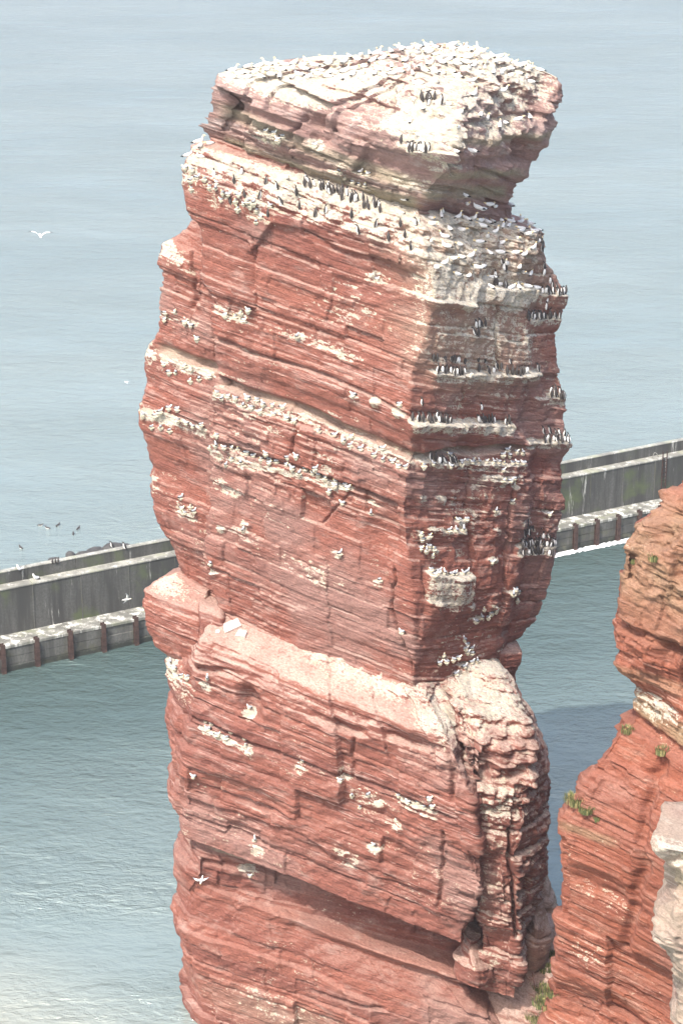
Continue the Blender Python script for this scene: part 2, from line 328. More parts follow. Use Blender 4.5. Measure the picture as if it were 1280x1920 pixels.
col_feats = [('rub', 560, 350, YL, 8, 1.5, .35), ('rub', 900, 450, YR, 4, 2.2, .5),
    ('notch', [(398, 712, YL), (550, 765, YL), (680, 822, YL), (782, 862, YL)], .75, .22), ('pale', [(398, 715, YL), (550, 768, YL), (680, 826, YL), (782, 866, YL)], .24, .6),
    ('notch', [(782, 862, YR), (880, 850, YR), (985, 842, YR)], .6, .18), ('pale', [(782, 862, YR), (880, 852, YR), (985, 845, YR)], .22, .6),
    ('notch', [(385, 822, YL), (520, 864, YL), (640, 908, YL), (725, 945, YL)], .40, .12),
    ('notch', [(468, 658, YL), (620, 708, YL), (770, 782, YL)], .32, .08), ('notch', [(398, 632, YL), (470, 660, YL)], .35, .12),
    ('step', [(470, 470, YL), (512, 416, YL), (560, 428, YL), (640, 465, YL), (790, 520, YL)], .28, 5.0),
    ('notch', [(600, 985, YL), (650, 925, YL), (700, 950, YL)], .2, .1),
    ('gband', [(352, 300, YL), (420, 320, YL), (520, 350, YL), (640, 385, YL), (790, 440, YL)], .9, 1.7, .54),
    ('gband', [(345, 330, YL), (420, 370, YL), (520, 400, YL)], .5, 1.0, .5),
    ('gband', [(398, 738, YL), (560, 785, YL), (690, 840, YL), (785, 878, YL)], .18, .36, .47), ('gband', [(388, 840, YL), (520, 880, YL), (650, 915, YL)], .12, .35, .66),
    ('gu', 430, 590, YL, 1.0, .5, .55), ('gu', 440, 860, YL, 1.1, .5, .55), ('gu', 430, 915, YL, 1.0, .45, .55), ('gu', 700, 520, YL, .7, .3, .5), ('gu', 600, 900, YL, 1.1, .25, .45),
    ('gu', 520, 950, YL, 1.8, .35, .40), ('gu', 450, 1000, YL, 1.4, .35, .40), ('gu', 540, 540, YL, 2.2, .3, .36), ('gu', 660, 590, YL, 2.2, .7, .36), ('gu', 600, 650, YL, 2.6, .5, .38), ('gu', 560, 1060, YL, 3.2, .9, .34),
    ('gu', 900, 430, YR, 3.5, 2.2, .58), ('gu', 880, 530, YR, 3.6, 2.2, .70), ('gu', 900, 640, YR, 3.6, 2.4, .60), ('gu', 900, 740, YR, 3.6, 1.6, .36), ('gu', 900, 940, YR, 3.6, 3.0, .28), ('gu', 955, 555, YR, 1.1, 1.0, .85), ('gu', 930, 650, YR, .8, 1.1, .6), ('gu', 850, 600, YR, 1.6, 1.2, .36),
    ('pblob', 900, 480, YR, 3.8, 3.0, .8), ('pblob', 880, 650, YR, 3.2, 2.2, .6),
    ('ledge', 802, 1010, 700, YR, .45, .9, .66), ('ledge', 768, 960, 795, YR, .50, 1.0, .8), ('ledge', 985, 1067, 832, YR, .45, .8, .75), ('ledge', 972, 1036, 1032, YR, .5, .9, .85),
    ('ledge', 1005, 1056, 552, YR, .35, 1.1, .6), ('ledge', 985, 1050, 600, YR, .35, .8, .65), ('ledge', 878, 908, 612, YR, .3, .8, .6), ('ledge', 912, 1000, 540, YR, .6, 1.4, .8),
    ('ledge', 796, 880, 1078, YR, .6, 3.0, .75), ('ledge', 790, 985, 872, YR, .3, .7, .62), ('ledge', 800, 872, 1000, YR, .22, .5, .6), ('ledge', 1000, 1062, 752, YR, .3, .9, .62),
    ('ledge', 800, 880, 560, YR, .45, .5, .5), ('ledge', 905, 975, 895, YR, .2, .5, .6),
    ('crack', [(470, 440, YL), (478, 500, YL), (480, 575, YL)], .05, .16), ('crack', [(742, 1070, YL), (735, 1130, YL), (748, 1190, YL), (772, 1258, YL)], .06, .25), ('crack', [(552, 795, YL), (545, 850, YL)], .05, .2),
    ('crack', [(930, 560, YR), (935, 700, YR)], .07, .3), ('crack', [(880, 880, YR), (885, 1060, YR)], .06, .2), ('crack', [(960, 900, YR), (945, 1150, YR)], .08, .3), ('crack', [(860, 700, YR), (862, 800, YR)], .06, .2),
    ('blob', 720, 1010, YL, .9, .9, -.35), ('blob', 560, 600, YL, 3.0, 2.0, -.12)]
for px, py in ((790, 1010), (810, 1040), (940, 905), (960, 915), (930, 965), (1025, 970), (930, 1000), (900, 1170), (925, 1145), (960, 1120), (860, 1000), (830, 945), (800, 1020), (880, 1140), (865, 985), (920, 1055), (795, 945)):
    col_feats.append(('gu', px, py, YR, .3, .32, .75)); col_feats.append(('ledge', px-9, px+9, py-3, YR, .2, .4))
for px, py in ((632, 1040), (708, 1095), (400, 1075), (415, 990), (460, 985), (690, 945), (660, 745), (700, 755), (745, 775), (558, 632), (700, 518)):
    col_feats.append(('gu', px, py, YL, .3, .3, .7)); col_feats.append(('ledge', px-8, px+8, py-2, YL, .18, .35))
upper = loft('upper_column', [eA, eC, eS, shift(eS, .25, .9), eR, shift(eR, -.6, 4.0), shift(eA, 1.0, 6.0)], 15.5, 41.0, stack, M_ROCK, 4, seed=100, feats=col_feats, dust=.6, flecks=1.4)
# cap
kA = edge([(428, 292, 94), (412, 272, 93.6), (405, 255, 93.2), (402, 232, 92.9), (398, 185, 92.6), (400, 162, 92.7), (412, 142, 93.2), (426, 130, 93.8), (560, 116, 95.0), (720, 99, 95.6), (850, 80, 95.8)])
kC = edge([(785, 396, 90.7), (792, 372, 90.0), (838, 318, 88.9), (848, 290, 88.5), (852, 262, 88.6), (856, 230, 89.1), (868, 180, 90.6), (885, 130, 92.6), (895, 98, 94.4)])
kR = edge([(970, 392, 95.6), (974, 356, 95.2), (1003, 332, 95.0), (1000, 312, 95.1), (1025, 270, 95.1), (1024, 240, 95.2), (1040, 215, 95.2), (1051, 180, 95.2), (1046, 152, 95.4), (1030, 127, 95.8), (990, 102, 96.4), (950, 86, 96.8)])
YK = lambda px: 88.6+(850-px)/45*.42
YKR = lambda px: 88.6+(px-850)/45*1.45
cap_feats = [('notch', [(560, 160, YK), (680, 190, YK), (760, 225, YK)], .35, .15), ('crack', [(730, 180, YK), (722, 215, YK)], .08, .3), ('crack', [(560, 215, YK), (548, 260, YK)], .07, .3), ('ledge', 770, 850, 285, YK, .4, .6, .7), ('ledge', 775, 835, 195, YK, .35, .6, .7), ('notch', [(860, 235, YKR), (1040, 215, YKR)], .3, .14), ('crack', [(960, 330, YKR), (975, 270, YKR)], .08, .3), ('crack', [(905, 260, YKR), (925, 200, YKR)], .07, .25), ('rub', 800, 130, YK, 9, 1.8, .6), ('rub', 930, 200, YKR, 3.5, 3, .6), ('rub', 600, 230, YK, 6, 2.5, .3), ('notch', [(405, 185, YK), (480, 212, YK), (560, 235, YK)], .45, .22), ('blob', 592, 245, YK, .75, .7, -.8), ('pale', [(400, 205, YK), (480, 232, YK), (600, 285, YK), (780, 350, YK)], .35, .8),
    ('notch', [(430, 250, YK), (560, 300, YK), (780, 372, YK)], .25, .12), ('pale', [(420, 280, YK), (560, 325, YK), (780, 392, YK)], .5, .95), ('pale', [(800, 375, YKR), (960, 375, YKR)], .35, .9),
    ('pale', [(850, 270, YKR), (1020, 255, YKR)], .22, .8), ('pale', [(820, 340, YKR), (990, 330, YKR)], .22, .8), ('blob', 985, 285, YKR, .8, .55, -.7), ('notch', [(850, 310, YKR), (1000, 300, YKR)], .3, .2),
    ('gu', 800, 240, YK, 2.0, 2.2, .75), ('gu', 690, 160, YK, 3.2, 1.3, .62), ('gu', 500, 150, YK, 3.0, .9, .75), ('gu', 900, 150, YKR, 3.4, 2.0, .62), ('gu', 990, 140, YKR, 1.5, 1.5, .6), ('gu', 820, 300, YK, 1.2, .9, .8),
    ('gu', 510, 265, YK, 1.1, .4, .62), ('gu', 590, 275, YK, .4, .4, .6), ('gu', 660, 330, YK, 1.2, .5, .55), ('gu', 780, 345, YK, 1.2, .7, .6), ('gu', 900, 220, YKR, 3.0, 1.4, .42), ('gu', 700, 240, YK, 2.8, 1.0, .38),
    ('crack', [(850, 330, YKR), (852, 280, YKR)], .1, .4), ('crack', [(885, 350, YKR), (900, 300, YKR)], .08, .3), ('crack', [(870, 160, YKR), (875, 250, YKR)], .1, .3)]
loft('cap', [kA, kC, kR, shift(kR, -.8, 3.0), shift(kA, .8, 3.0)], 39.8, 48.2, stack, M_CAPR, 2, seed=200, feats=cap_feats, amp=1.3, lam=1.0, big=.28, dust=.3, gtop=.72, top_dome=.1, flecks=.5)
# buttress behind the left face
bL = edge([(372, 398, 94.6), (330, 440, 94.5), (301, 455, 94.3), (297, 480, 94), (303, 560, 94), (298, 625, 94), (275, 645, 94), (268, 680, 94), (271, 720, 93.9), (258, 760, 93.8), (260, 800, 93.8),
           (284, 850, 94.1), (292, 880, 94.1), (283, 910, 94), (285, 940, 94), (300, 990, 94.1), (320, 1020, 94.2), (338, 1052, 94.3), (346, 1090, 94.4), (350, 1150, 94.4)])
bF = shift(eA, .9, .55)
YB = lambda px: 94.0-(px-270)/43*.55
loft('side_buttress', [bL, bF, shift(eA, 1.5, 5), shift(bL, .9, 4.5)], 18.0, 37.4, stack, M_ROCK, 1, seed=300, dust=.5, rough=1.1, feats=[
    ('notch', [(300, 655, YB), (400, 690, YB)], .5, .2), ('pale', [(300, 660, YB), (400, 695, YB)], .3, .7), ('gband', [(300, 670, YB), (400, 705, YB)], .15, .5, .62), ('gband', [(265, 765, YB), (385, 805, YB)], .2, .7, .66),
    ('gband', [(300, 590, YB), (375, 610, YB)], .15, .45, .6), ('gu', 300, 465, YB, .8, .5, .7), ('gu', 282, 665, YB, .4, .6, .7), ('gu', 265, 770, YB, .4, .6, .6), ('gu', 288, 905, YB, .3, .9, .6), ('gu', 345, 960, YB, .8, .45, .7),
    ('gu', 335, 500, YB, 1.0, .8, .4), ('notch', [(350, 640, YB), (380, 520, YB)], .1, .1), ('crack', [(362, 480, YB), (365, 580, YB)], .1, .3)])
# knob on the left
nL = edge([(335, 1066, 94.6), (292, 1082, 93.6), (260, 1106, 92.6), (262, 1140, 92.4), (268, 1180, 92.4), (290, 1213, 92.6), (320, 1240, 92.9), (345, 1256, 93.2)])
nF = edge([(400, 1085, 94.0), (392, 1110, 92.6), (380, 1150, 91.4), (376, 1200, 91), (372, 1260, 91)])
loft('side_knob', [nL, nF, shift(nF, .5, 4), shift(nL, .8, 3)], 12.2, 19.5, stack, M_ROCK, 1, seed=400, dust=.6, amp=.9, feats=[('gu', 300, 1100, 92.5, 1.6, .5, .36)])
mL = edge([(378, 1122, 92), (368, 1140, 91.2), (370, 1165, 90.9), (372, 1200, 90.8)]); mF = edge([(415, 1135, 91.6), (418, 1160, 90.9), (418, 1200, 90.8)])
loft('small_knob', [mL, mF, shift(mF, .2, 1.5), shift(mL, .3, 1.5)], 14.5, 19.2, stack, M_ROCK, 1, seed=410, amp=.5, cap_rings=12)
# lower block with its sloping shelf
lL = edge([(398, 1135, 94), (375, 1175, 93.2), (340, 1212, 93), (309, 1240, 92.6), (320, 1300, 92.5), (309, 1350, 92.4), (330, 1415, 92.4), (317, 1440, 92.3), (317, 1470, 92.3), (331, 1500, 92.3), (330, 1545, 92.3), (340, 1585, 92.3)])
lA = edge([(412, 1140, 91.9), (395, 1165, 91.0), (378, 1192, 90.2), (365, 1240, 89.6), (358, 1290, 89.5), (350, 1340, 89.3), (346, 1400, 89.2), (343, 1480, 89.2), (347, 1590, 89.3)])
lC = edge([(778, 1262, 88.9), (800, 1310, 87.7), (822, 1350, 86.7), (843, 1395, 85.7), (858, 1430, 85.3), (880, 1490, 85.1), (893, 1560, 84.9), (905, 1640, 84.9), (893, 1690, 85.1), (868, 1752, 85.5)])
lR = edge([(860, 1245, 91.2), (872, 1290, 89.8), (884, 1360, 88.9), (895, 1420, 88.6), (908, 1560, 88.4), (912, 1650, 88.4), (905, 1720, 88.4)])
low_feats = [('gu', 690, 1285, YF, 3.6, .8, .42), ('gu', 825, 1370, YF, 1.4, 1.2, .44), ('rub', 600, 1230, YF, 7.0, 1.4, .35), ('rub', 860, 1380, YF, 1.6, 3.0, .5), ('rub', 740, 1300, YF, 3.0, .8, .45), ('notch', [(368, 1338, YF), (470, 1380, YF), (640, 1448, YF), (840, 1530, YF)], .42, .10), ('step', [(355, 1480, YF), (560, 1550, YF), (700, 1640, YF), (800, 1670, YF)], .25, 1.2), ('notch', [(350, 1510, YF), (520, 1580, YF), (680, 1650, YF)], .22, .10),
    ('blob', 468, 1310, YF, .5, .7, -.75), ('blob', 470, 1480, YF, 1.9, .6, -.45), ('notch', [(590, 1335, YF), (680, 1370, YF)], .5, .22), ('notch', [(720, 1380, YF), (820, 1410, YF)], .35, .2), ('notch', [(370, 1245, YF), (480, 1265, YF)], .35, .18),
    ('gband', [(375, 1352, YF), (470, 1392, YF)], .12, .3, .66), ('gu', 385, 1280, YF, .35, .3, .8), ('gu', 465, 1330, YF, .3, .3, .7), ('gu', 565, 1430, YF, .4, .35, .62), ('gu', 690, 1500, YF, 1.3, .6, .56), ('gu', 780, 1515, YF, 1.2, .4, .62),
    ('gu', 650, 1600, YF, .7, .8, .5), ('gu', 480, 1582, YF, .5, .3, .65), ('gu', 700, 1585, YF, .35, .35, .75), ('gu', 740, 1550, YF, .6, .3, .6), ('gu', 640, 1445, YF, .3, .4, .65), ('gu', 330, 1260, 92, .8, .8, .6), ('gu', 470, 1400, YF, .3, .4, .6),
    ('crack', [(660, 1380, YF), (650, 1450, YF)], .07, .25), ('crack', [(830, 1560, YF), (825, 1700, YF)], .08, .3), ('crack', [(840, 1420, YF), (850, 1500, YF)], .12, .4), ('blob', 620, 1300, YF, 1.6, .5, .25), ('blob', 760, 1360, YF, .9, .4, .25)]
loft('lower_block', [lL, lA, lC, lR, shift(lR, 0, 5), shift(lL, 1, 3)], 7.7, 19.3, stack, M_ROCK, 3, seed=500, feats=low_feats, amp=1.1, dust=1.0, rough=1.1, big=.34, calm=(16.6, 17.9), flecks=.95, lam=.6, grit=1.5, dust_s=(15.2, 17.2))
# pillar on the right of the crevice
pL = edge([(820, 1250, 90.6), (838, 1285, 89.4), (850, 1330, 87.6), (866, 1400, 86.5), (878, 1470, 86.1), (890, 1560, 86.0), (898, 1700, 86.4), (900, 1760, 86.6)])
pC = edge([(905, 1222, 93), (935, 1262, 91.2), (955, 1310, 90), (975, 1360, 88.8), (992, 1420, 87.7), (1003, 1480, 86.9), (988, 1545, 86.4), (968, 1600, 86.3), (970, 1700, 86.5), (972, 1745, 86.6)])
pR = edge([(920, 1215, 94.5), (948, 1262, 93), (972, 1315, 92), (1000, 1370, 91.2), (1021, 1430, 90.6), (1022, 1460, 90.4), (1031, 1490, 90.2), (1028, 1540, 90), (1022, 1650, 89.8), (1012, 1690, 89.7), (990, 1730, 89.6)])
loft('right_pillar', [pL, pC, pR, shift(pR, -.4, 3), shift(pL, 0, 4)], 5.0, 20.2, stack, M_ROCK, 2, seed=600, amp=1.3, rough=1.3, dust=1.0, lam=.8, grit=1.6, big=.35, base_g=.24, feats=[
    ('notch', [(885, 1455, YP), (1000, 1440, YP)], .5, .3), ('rub', 925, 1350, YP, 3, 3.2, .5), ('rub', 940, 1500, YP, 2.4, 1.4, .4), ('gu', 930, 1320, YP, 3, 2.6, .40), ('blob', 912, 1430, YP, .45, .8, -.6), ('gu', 880, 1265, 91, 1.2, .8, .55), ('crack', [(950, 1540, YP), (962, 1740, YP)], .1, .4), ('gu', 940, 1500, YP, 2.0, 1.3, .45)])
hL = edge([(900, 1196, 94.5), (905, 1330, 94.5)]); hC = edge([(935, 1196, 93.6), (938, 1222, 93), (936, 1330, 93)]); hR = edge([(958, 1205, 95), (980, 1226, 94.4), (980, 1245, 94.4), (966, 1265, 94.6), (968, 1360, 94.6)])
loft('right_shoulder', [hL, hC, hR, shift(hR, -.2, 2.5), shift(hL, 0, 2.5)], 12, 20.6, stack, M_ROCK, 2, seed=650, amp=.6, cap_rings=16)
# foot below the overhang
fL = edge([(345, 1565, 92.2), (326, 1590, 91.4), (322, 1640, 91.2), (328, 1668, 91.1), (322, 1695, 91.1), (330, 1738, 91), (346, 1748, 91), (343, 1800, 91), (338, 1850, 90.8), (345, 1888, 90.6), (350, 1935, 90.4)])
fA = edge([(362, 1580, 89.4), (374, 1605, 89.3), (372, 1655, 89.4), (352, 1700, 89.4), (348, 1740, 89.2), (362, 1765, 89.0), (368, 1850, 88.8), (385, 1935, 88.4)])
fC = edge([(835, 1690, 89.8), (845, 1790, 89.2), (858, 1840, 87.6), (925, 1862, 86.4), (932, 1935, 86.0)])
fR = edge([(880, 1700, 90), (900, 1790, 90), (940, 1860, 89.4), (955, 1940, 89)])
YT = lambda px: 87.2+(850-px)/39*.17
loft('foot', [fL, fA, fC, fR, shift(fR, 0, 4), shift(fL, 1, 3)], -5.0, 8.7, stack, M_ROCK, 3, seed=700, big=.3, flecks=.95, lam=.5, grit=1.5, dust=.25, amp=1.0, feats=[
    ('blob', 350, 1625, 90, .7, .9, .5), ('notch', [(380, 1612, YT), (560, 1660, YT), (660, 1700, YT)], .4, .15), ('step', [(340, 1735, YT), (520, 1790, YT), (700, 1865, YT)], -.3, 2.5), ('gu', 465, 1640, YT, .5, .3, .6),
    ('notch', [(590, 1850, YT), (720, 1880, YT)], .25, .12), ('gu', 520, 1880, YT, 3.5, 1.0, .34), ('pblob', 540, 1900, YT, 4, .9, .3), ('pale', [(400, 1595, YT), (560, 1650, YT)], .14, .7)])
jL = edge([(345, 1578, 91.4), (327, 1592, 91.2), (322, 1635, 91.0), (330, 1660, 91.0), (338, 1672, 91.2)]); jF = edge([(366, 1582, 89.8), (376, 1600, 89.0), (375, 1640, 88.9), (362, 1662, 89.3), (355, 1672, 89.8)])
loft('jutting_block', [jL, jF, shift(jF, .5, 2.2), shift(jL, .6, 1.5)], 4.4, 6.75, stack, M_ROCK, 2, seed=690, amp=.5, cap_rings=14, lam=.4, dust=.6)
# stump, platform and boulders between the stack and the headland
tL = edge([(866, 1776, 87.6), (846, 1792, 86.6), (845, 1825, 86.3), (852, 1850, 86.5)]); tC = edge([(880, 1775, 86.6), (890, 1812, 85.6), (895, 1830, 85.5), (895, 1850, 85.7)]); tR = edge([(905, 1778, 87.8), (928, 1802, 87), (934, 1828, 86.8), (930, 1850, 86.8)])
loft('stump', [tL, tC, tR, shift(tR, -.2, 1.6), shift(tL, .2, 1.4)], 5.4, 7.35, stack, M_ROCK, 3, seed=720, amp=.8, rnd=7, grit=1.5, cap_rings=20, dust=.9, top_dome=.12)
plat = empty('rock_platform', (8, 90, 0)); tag(plat, 'low pinkish rock platform at the foot of the stack beside the grassy slope', 'rock')
qL = edge([(880, 1745, 92), (890, 1790, 90.5), (905, 1850, 88.5), (930, 1935, 86.5)]); qC = edge([(985, 1755, 90.5), (990, 1800, 89.3), (1000, 1860, 87.8), (1010, 1935, 86.2)])
qR = edge([(1030, 1690, 94), (1045, 1760, 91.5), (1075, 1850, 89), (1085, 1935, 87)])
loft('ledge', [qL, qC, qR, shift(qR, .5, 4), shift(qL, 0, 5)], -3.5, 6.6, plat, M_ROCK, 2, seed=740, amp=1.2, dust=1.0, pale_base=.15)
r1L = edge([(975, 1712, 91), (958, 1740, 90), (960, 1775, 89.6), (965, 1800, 89.6)]); r1C = edge([(1000, 1712, 90), (1005, 1745, 89), (1005, 1785, 88.7), (1005, 1810, 88.7)]); r1R = edge([(1018, 1712, 91), (1032, 1745, 90.4), (1030, 1785, 90.2), (1028, 1805, 90.2)])
loft('boulder', [r1L, r1C, r1R, shift(r1R, -.2, 1.5), shift(r1L, .2, 1.2)], 3.5, 8.9, plat, M_ROCK, 3, seed=760, amp=.8, rnd=8, grit=1.5, cap_rings=16, dust=1.0, pale_base=.3)
r2L = edge([(1000, 1660, 95), (996, 1700, 94), (996, 1740, 93.6)]); r2R = edge([(1026, 1655, 95), (1042, 1700, 94), (1046, 1745, 93.6)])
loft('slab', [r2L, r2R, shift(r2R, 0, 3), shift(r2L, 0, 3)], 3.0, 8.25, plat, M_ROCK, 1, seed=770, amp=.9, rnd=5, grit=1.5, cap_rings=16, dust=.9, pale_base=.45)
# headland on the right
cliff = empty('headland_cliff', (12, 75, 0)); cliff['kind'] = 'structure'
cW = edge([(1290, 880, 78.5), (1278, 893, 77.8), (1240, 925, 77), (1234, 945, 76.5), (1172, 985, 75.5), (1156, 1020, 75), (1155, 1060, 74.9), (1164, 1100, 74.9), (1166, 1170, 75), (1150, 1185, 74.9), (1156, 1250, 75),
           (1194, 1283, 75.8), (1181, 1312, 75.7), (1177, 1352, 75.4), (1157, 1361, 74.9), (1140, 1390, 74.8), (1100, 1450, 74.6), (1075, 1490, 74.5), (1040, 1530, 74.3), (1040, 1560, 74.3), (1047, 1640, 74.4), (1044, 1700, 74.4),
           (1040, 1760, 74.2), (1035, 1830, 74), (1012, 1925, 73.8)])
cF = edge([(1400, 850, 75.5), (1390, 900, 74), (1370, 1000, 72.6), (1350, 1250, 72.2), (1350, 1320, 73.2), (1350, 1400, 71.4), (1340, 1600, 71), (1340, 1935, 70.2)])
YC = lambda px: 74.6-(px-1100)/52*.55
loft('cliff_face', [cW, cF, (np.array([0., 50.]), np.array([40., 40.]), np.array([66., 70.])), (np.array([0., 50.]), np.array([44., 44.]), np.array([104., 100.])), shift(cW, 1.3, 3.5)], -3.0, 35.1, cliff, M_CLIF, 1, ds=.044, du=.055, seed=800, coarse=.45, lam=1.0,
     amp=1.1, big=.3, dust=.12, rough=1.15, flecks=.8, feats=[('rub', 1220, 1010, YC, 4, 3.4, .8), ('rub', 1110, 1460, YC, 1.2, 1.6, .4), ('pblob', 1230, 1060, YC, 4, 2.6, .75), ('pblob', 1230, 1180, YC, 4, 1.0, .35), ('notch', [(1150, 1180, YC), (1230, 1215, YC), (1290, 1240, YC)], .5, .2), ('blob', 1262, 1235, YC, .35, .5, -.7),
     ('pale', [(1180, 1335, YC), (1290, 1390, YC)], .55, .9), ('pale', [(1150, 1270, YC), (1290, 1310, YC)], .3, .5), ('gu', 1230, 1350, YC, 1.6, .8, .42), ('notch', [(1165, 1355, YC), (1290, 1420, YC)], .3, .15), ('blob', 1120, 1640, YC, 1.0, .6, -.4),
     ('crack', [(1230, 1420, YC), (1205, 1520, YC), (1200, 1600, YC), (1165, 1750, YC)], .2, .35), ('gu', 1130, 1660, YC, 1.6, 1.2, .25), ('pale', [(1045, 1525, YC), (1140, 1555, YC)], .2, .6), ('blob', 1110, 1860, YC, 1.4, 1.0, -.5), ('gu', 1100, 1760, YC, 2, 1.0, .24)])
# pale outcrop nearest the viewpoint
oW = edge([(1282, 1540, 65), (1262, 1556, 64), (1224, 1566, 63.2), (1221, 1588, 63.1), (1240, 1620, 63.4), (1250, 1680, 63.5), (1226, 1712, 63.2), (1226, 1765, 63.1), (1250, 1800, 63.4), (1262, 1835, 63.5), (1268, 1900, 63.5), (1255, 1935, 63.3)])
oF = edge([(1400, 1540, 62), (1400, 1935, 61)])
loft('pale_outcrop', [oW, oF, (np.array([0., 40.]), np.array([40., 40.]), np.array([58., 58.])), (np.array([0., 40.]), np.array([40., 40.]), np.array([68., 68.])), shift(oW, 1.2, 5)], -3, 25.1, cliff, M_PALE, 1, seed=900, amp=1.0, coarse=.5, dust=.2, grit=2.2, feats=[('rub', 1260, 1650, 63.3, 3, 6, .7), 
    ('gu', 1260, 1600, 63, 1, .7, .5), ('blob', 1250, 1645, 63.3, .6, .5, -.35), ('pblob', 1260, 1640, 63.3, 1, .5, .6)])
# ------------------------------------------------------------------ sea
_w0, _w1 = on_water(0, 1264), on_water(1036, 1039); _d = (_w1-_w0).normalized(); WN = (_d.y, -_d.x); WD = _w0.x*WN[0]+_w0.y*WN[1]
def sea_material():
    m, nd, lk, b = mat('sea_water')
    g = N(nd, 'ShaderNodeNewGeometry'); sep = N(nd, 'ShaderNodeSeparateXYZ'); lk.new(g.outputs['Position'], sep.inputs[0])
    mp = N(nd, 'ShaderNodeMapping'); lk.new(g.outputs['Position'], mp.inputs[0]); mp.inputs['Scale'].default_value = (.55, 1.0, 1); mp.inputs['Rotation'].default_value = (0, 0, .22)
    w1 = N(nd, 'ShaderNodeTexNoise', i_Scale=.75, i_Detail=6.0, i_Roughness=.6, i_Distortion=.5); lk.new(mp.outputs[0], w1.inputs[0])
    w2 = N(nd, 'ShaderNodeTexNoise', i_Scale=2.6, i_Detail=5.0, i_Roughness=.62, i_Distortion=.3); lk.new(mp.outputs[0], w2.inputs[0])
    w3 = N(nd, 'ShaderNodeTexNoise', i_Scale=.035, i_Detail=4.0); lk.new(mp.outputs[0], w3.inputs[0])
    h = N(nd, 'ShaderNodeMath', operation='MULTIPLY_ADD'); lk.new(w1.outputs[0], h.inputs[0]); h.inputs[1].default_value = 1.6; lk.new(w2.outputs[0], h.inputs[2])
    w4 = N(nd, 'ShaderNodeTexNoise', i_Scale=.09, i_Detail=3.0); lk.new(mp.outputs[0], w4.inputs[0])
    w5 = N(nd, 'ShaderNodeTexNoise', i_Scale=.22, i_Detail=4.0, i_Roughness=.55); lk.new(mp.outputs[0], w5.inputs[0])
    am = N(nd, 'ShaderNodeMapRange'); lk.new(w4.outputs[0], am.inputs[0]); am.inputs[1].default_value = .3; am.inputs[2].default_value = .7; am.inputs[3].default_value = .35; am.inputs[4].default_value = 1.15
    hm = N(nd, 'ShaderNodeMath', operation='MULTIPLY'); lk.new(h.outputs[0], hm.inputs[0]); lk.new(am.outputs[0], hm.inputs[1])
    h3 = N(nd, 'ShaderNodeMath', operation='MULTIPLY_ADD'); lk.new(w5.outputs[0], h3.inputs[0]); h3.inputs[1].default_value = 2.2; lk.new(hm.outputs[0], h3.inputs[2])
    bp = N(nd, 'ShaderNodeBump', i_Strength=1.0, i_Distance=.21); lk.new(h3.outputs[0], bp.inputs['Height']); lk.new(bp.outputs[0], b.inputs['Normal'])
    deep = mixc(nd, lk, ramp(nd, lk, w3.outputs[0], .35, .65), (.25, .315, .30), (.29, .355, .335))
    # sandy shallows in front of the stack
    v = N(nd, 'ShaderNodeVectorMath', operation='DISTANCE'); lk.new(g.outputs['Position'], v.inputs[0]); v.inputs[1].default_value = (-22, 80, 0)
    ad = N(nd, 'ShaderNodeMath', operation='MULTIPLY_ADD'); lk.new(w3.outputs[0], ad.inputs[0]); ad.inputs[1].default_value = -10.0; lk.new(v.outputs['Value'], ad.inputs[2])
    sh = N(nd, 'ShaderNodeMapRange'); sh.interpolation_type = 'SMOOTHSTEP'; lk.new(ad.outputs[0], sh.inputs[0])
    sh.inputs[1].default_value = 15.0; sh.inputs[2].default_value = 1.0
    # wall's dark reflection painted into the water colour, fading out from the breakwater
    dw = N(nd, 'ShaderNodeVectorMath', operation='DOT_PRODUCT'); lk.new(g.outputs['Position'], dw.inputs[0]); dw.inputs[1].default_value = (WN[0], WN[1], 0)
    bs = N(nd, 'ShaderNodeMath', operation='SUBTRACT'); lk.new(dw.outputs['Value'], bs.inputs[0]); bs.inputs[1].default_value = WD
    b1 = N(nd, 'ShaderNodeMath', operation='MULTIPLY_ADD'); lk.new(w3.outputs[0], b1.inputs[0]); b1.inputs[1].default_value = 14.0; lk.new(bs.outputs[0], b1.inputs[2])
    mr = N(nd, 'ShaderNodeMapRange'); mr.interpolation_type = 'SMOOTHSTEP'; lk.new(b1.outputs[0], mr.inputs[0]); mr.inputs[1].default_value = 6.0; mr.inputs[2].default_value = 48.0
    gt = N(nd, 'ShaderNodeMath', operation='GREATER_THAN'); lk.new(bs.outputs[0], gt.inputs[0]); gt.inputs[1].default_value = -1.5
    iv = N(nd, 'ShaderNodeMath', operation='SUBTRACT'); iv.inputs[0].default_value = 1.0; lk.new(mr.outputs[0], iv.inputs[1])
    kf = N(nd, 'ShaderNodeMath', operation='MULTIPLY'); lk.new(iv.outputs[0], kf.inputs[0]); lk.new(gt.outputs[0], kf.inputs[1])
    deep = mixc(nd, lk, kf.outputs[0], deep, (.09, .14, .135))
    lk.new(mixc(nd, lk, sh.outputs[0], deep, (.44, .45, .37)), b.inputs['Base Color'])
    b.inputs['Roughness'].default_value = .12; b.inputs['Metallic'].default_value = .38; b.inputs['IOR'].default_value = 1.42; b.inputs['Specular IOR Level'].default_value = .9
    return m
M_SEA = sea_material()
sea = link('sea', raw_mesh('sea', [(-20000, -2000, 0), (20000, -2000, 0), (20000, 40000, 0), (-20000, 40000, 0)], [(0, 1, 2, 3)]), None, (M_SEA,)); sea['kind'] = 'structure'
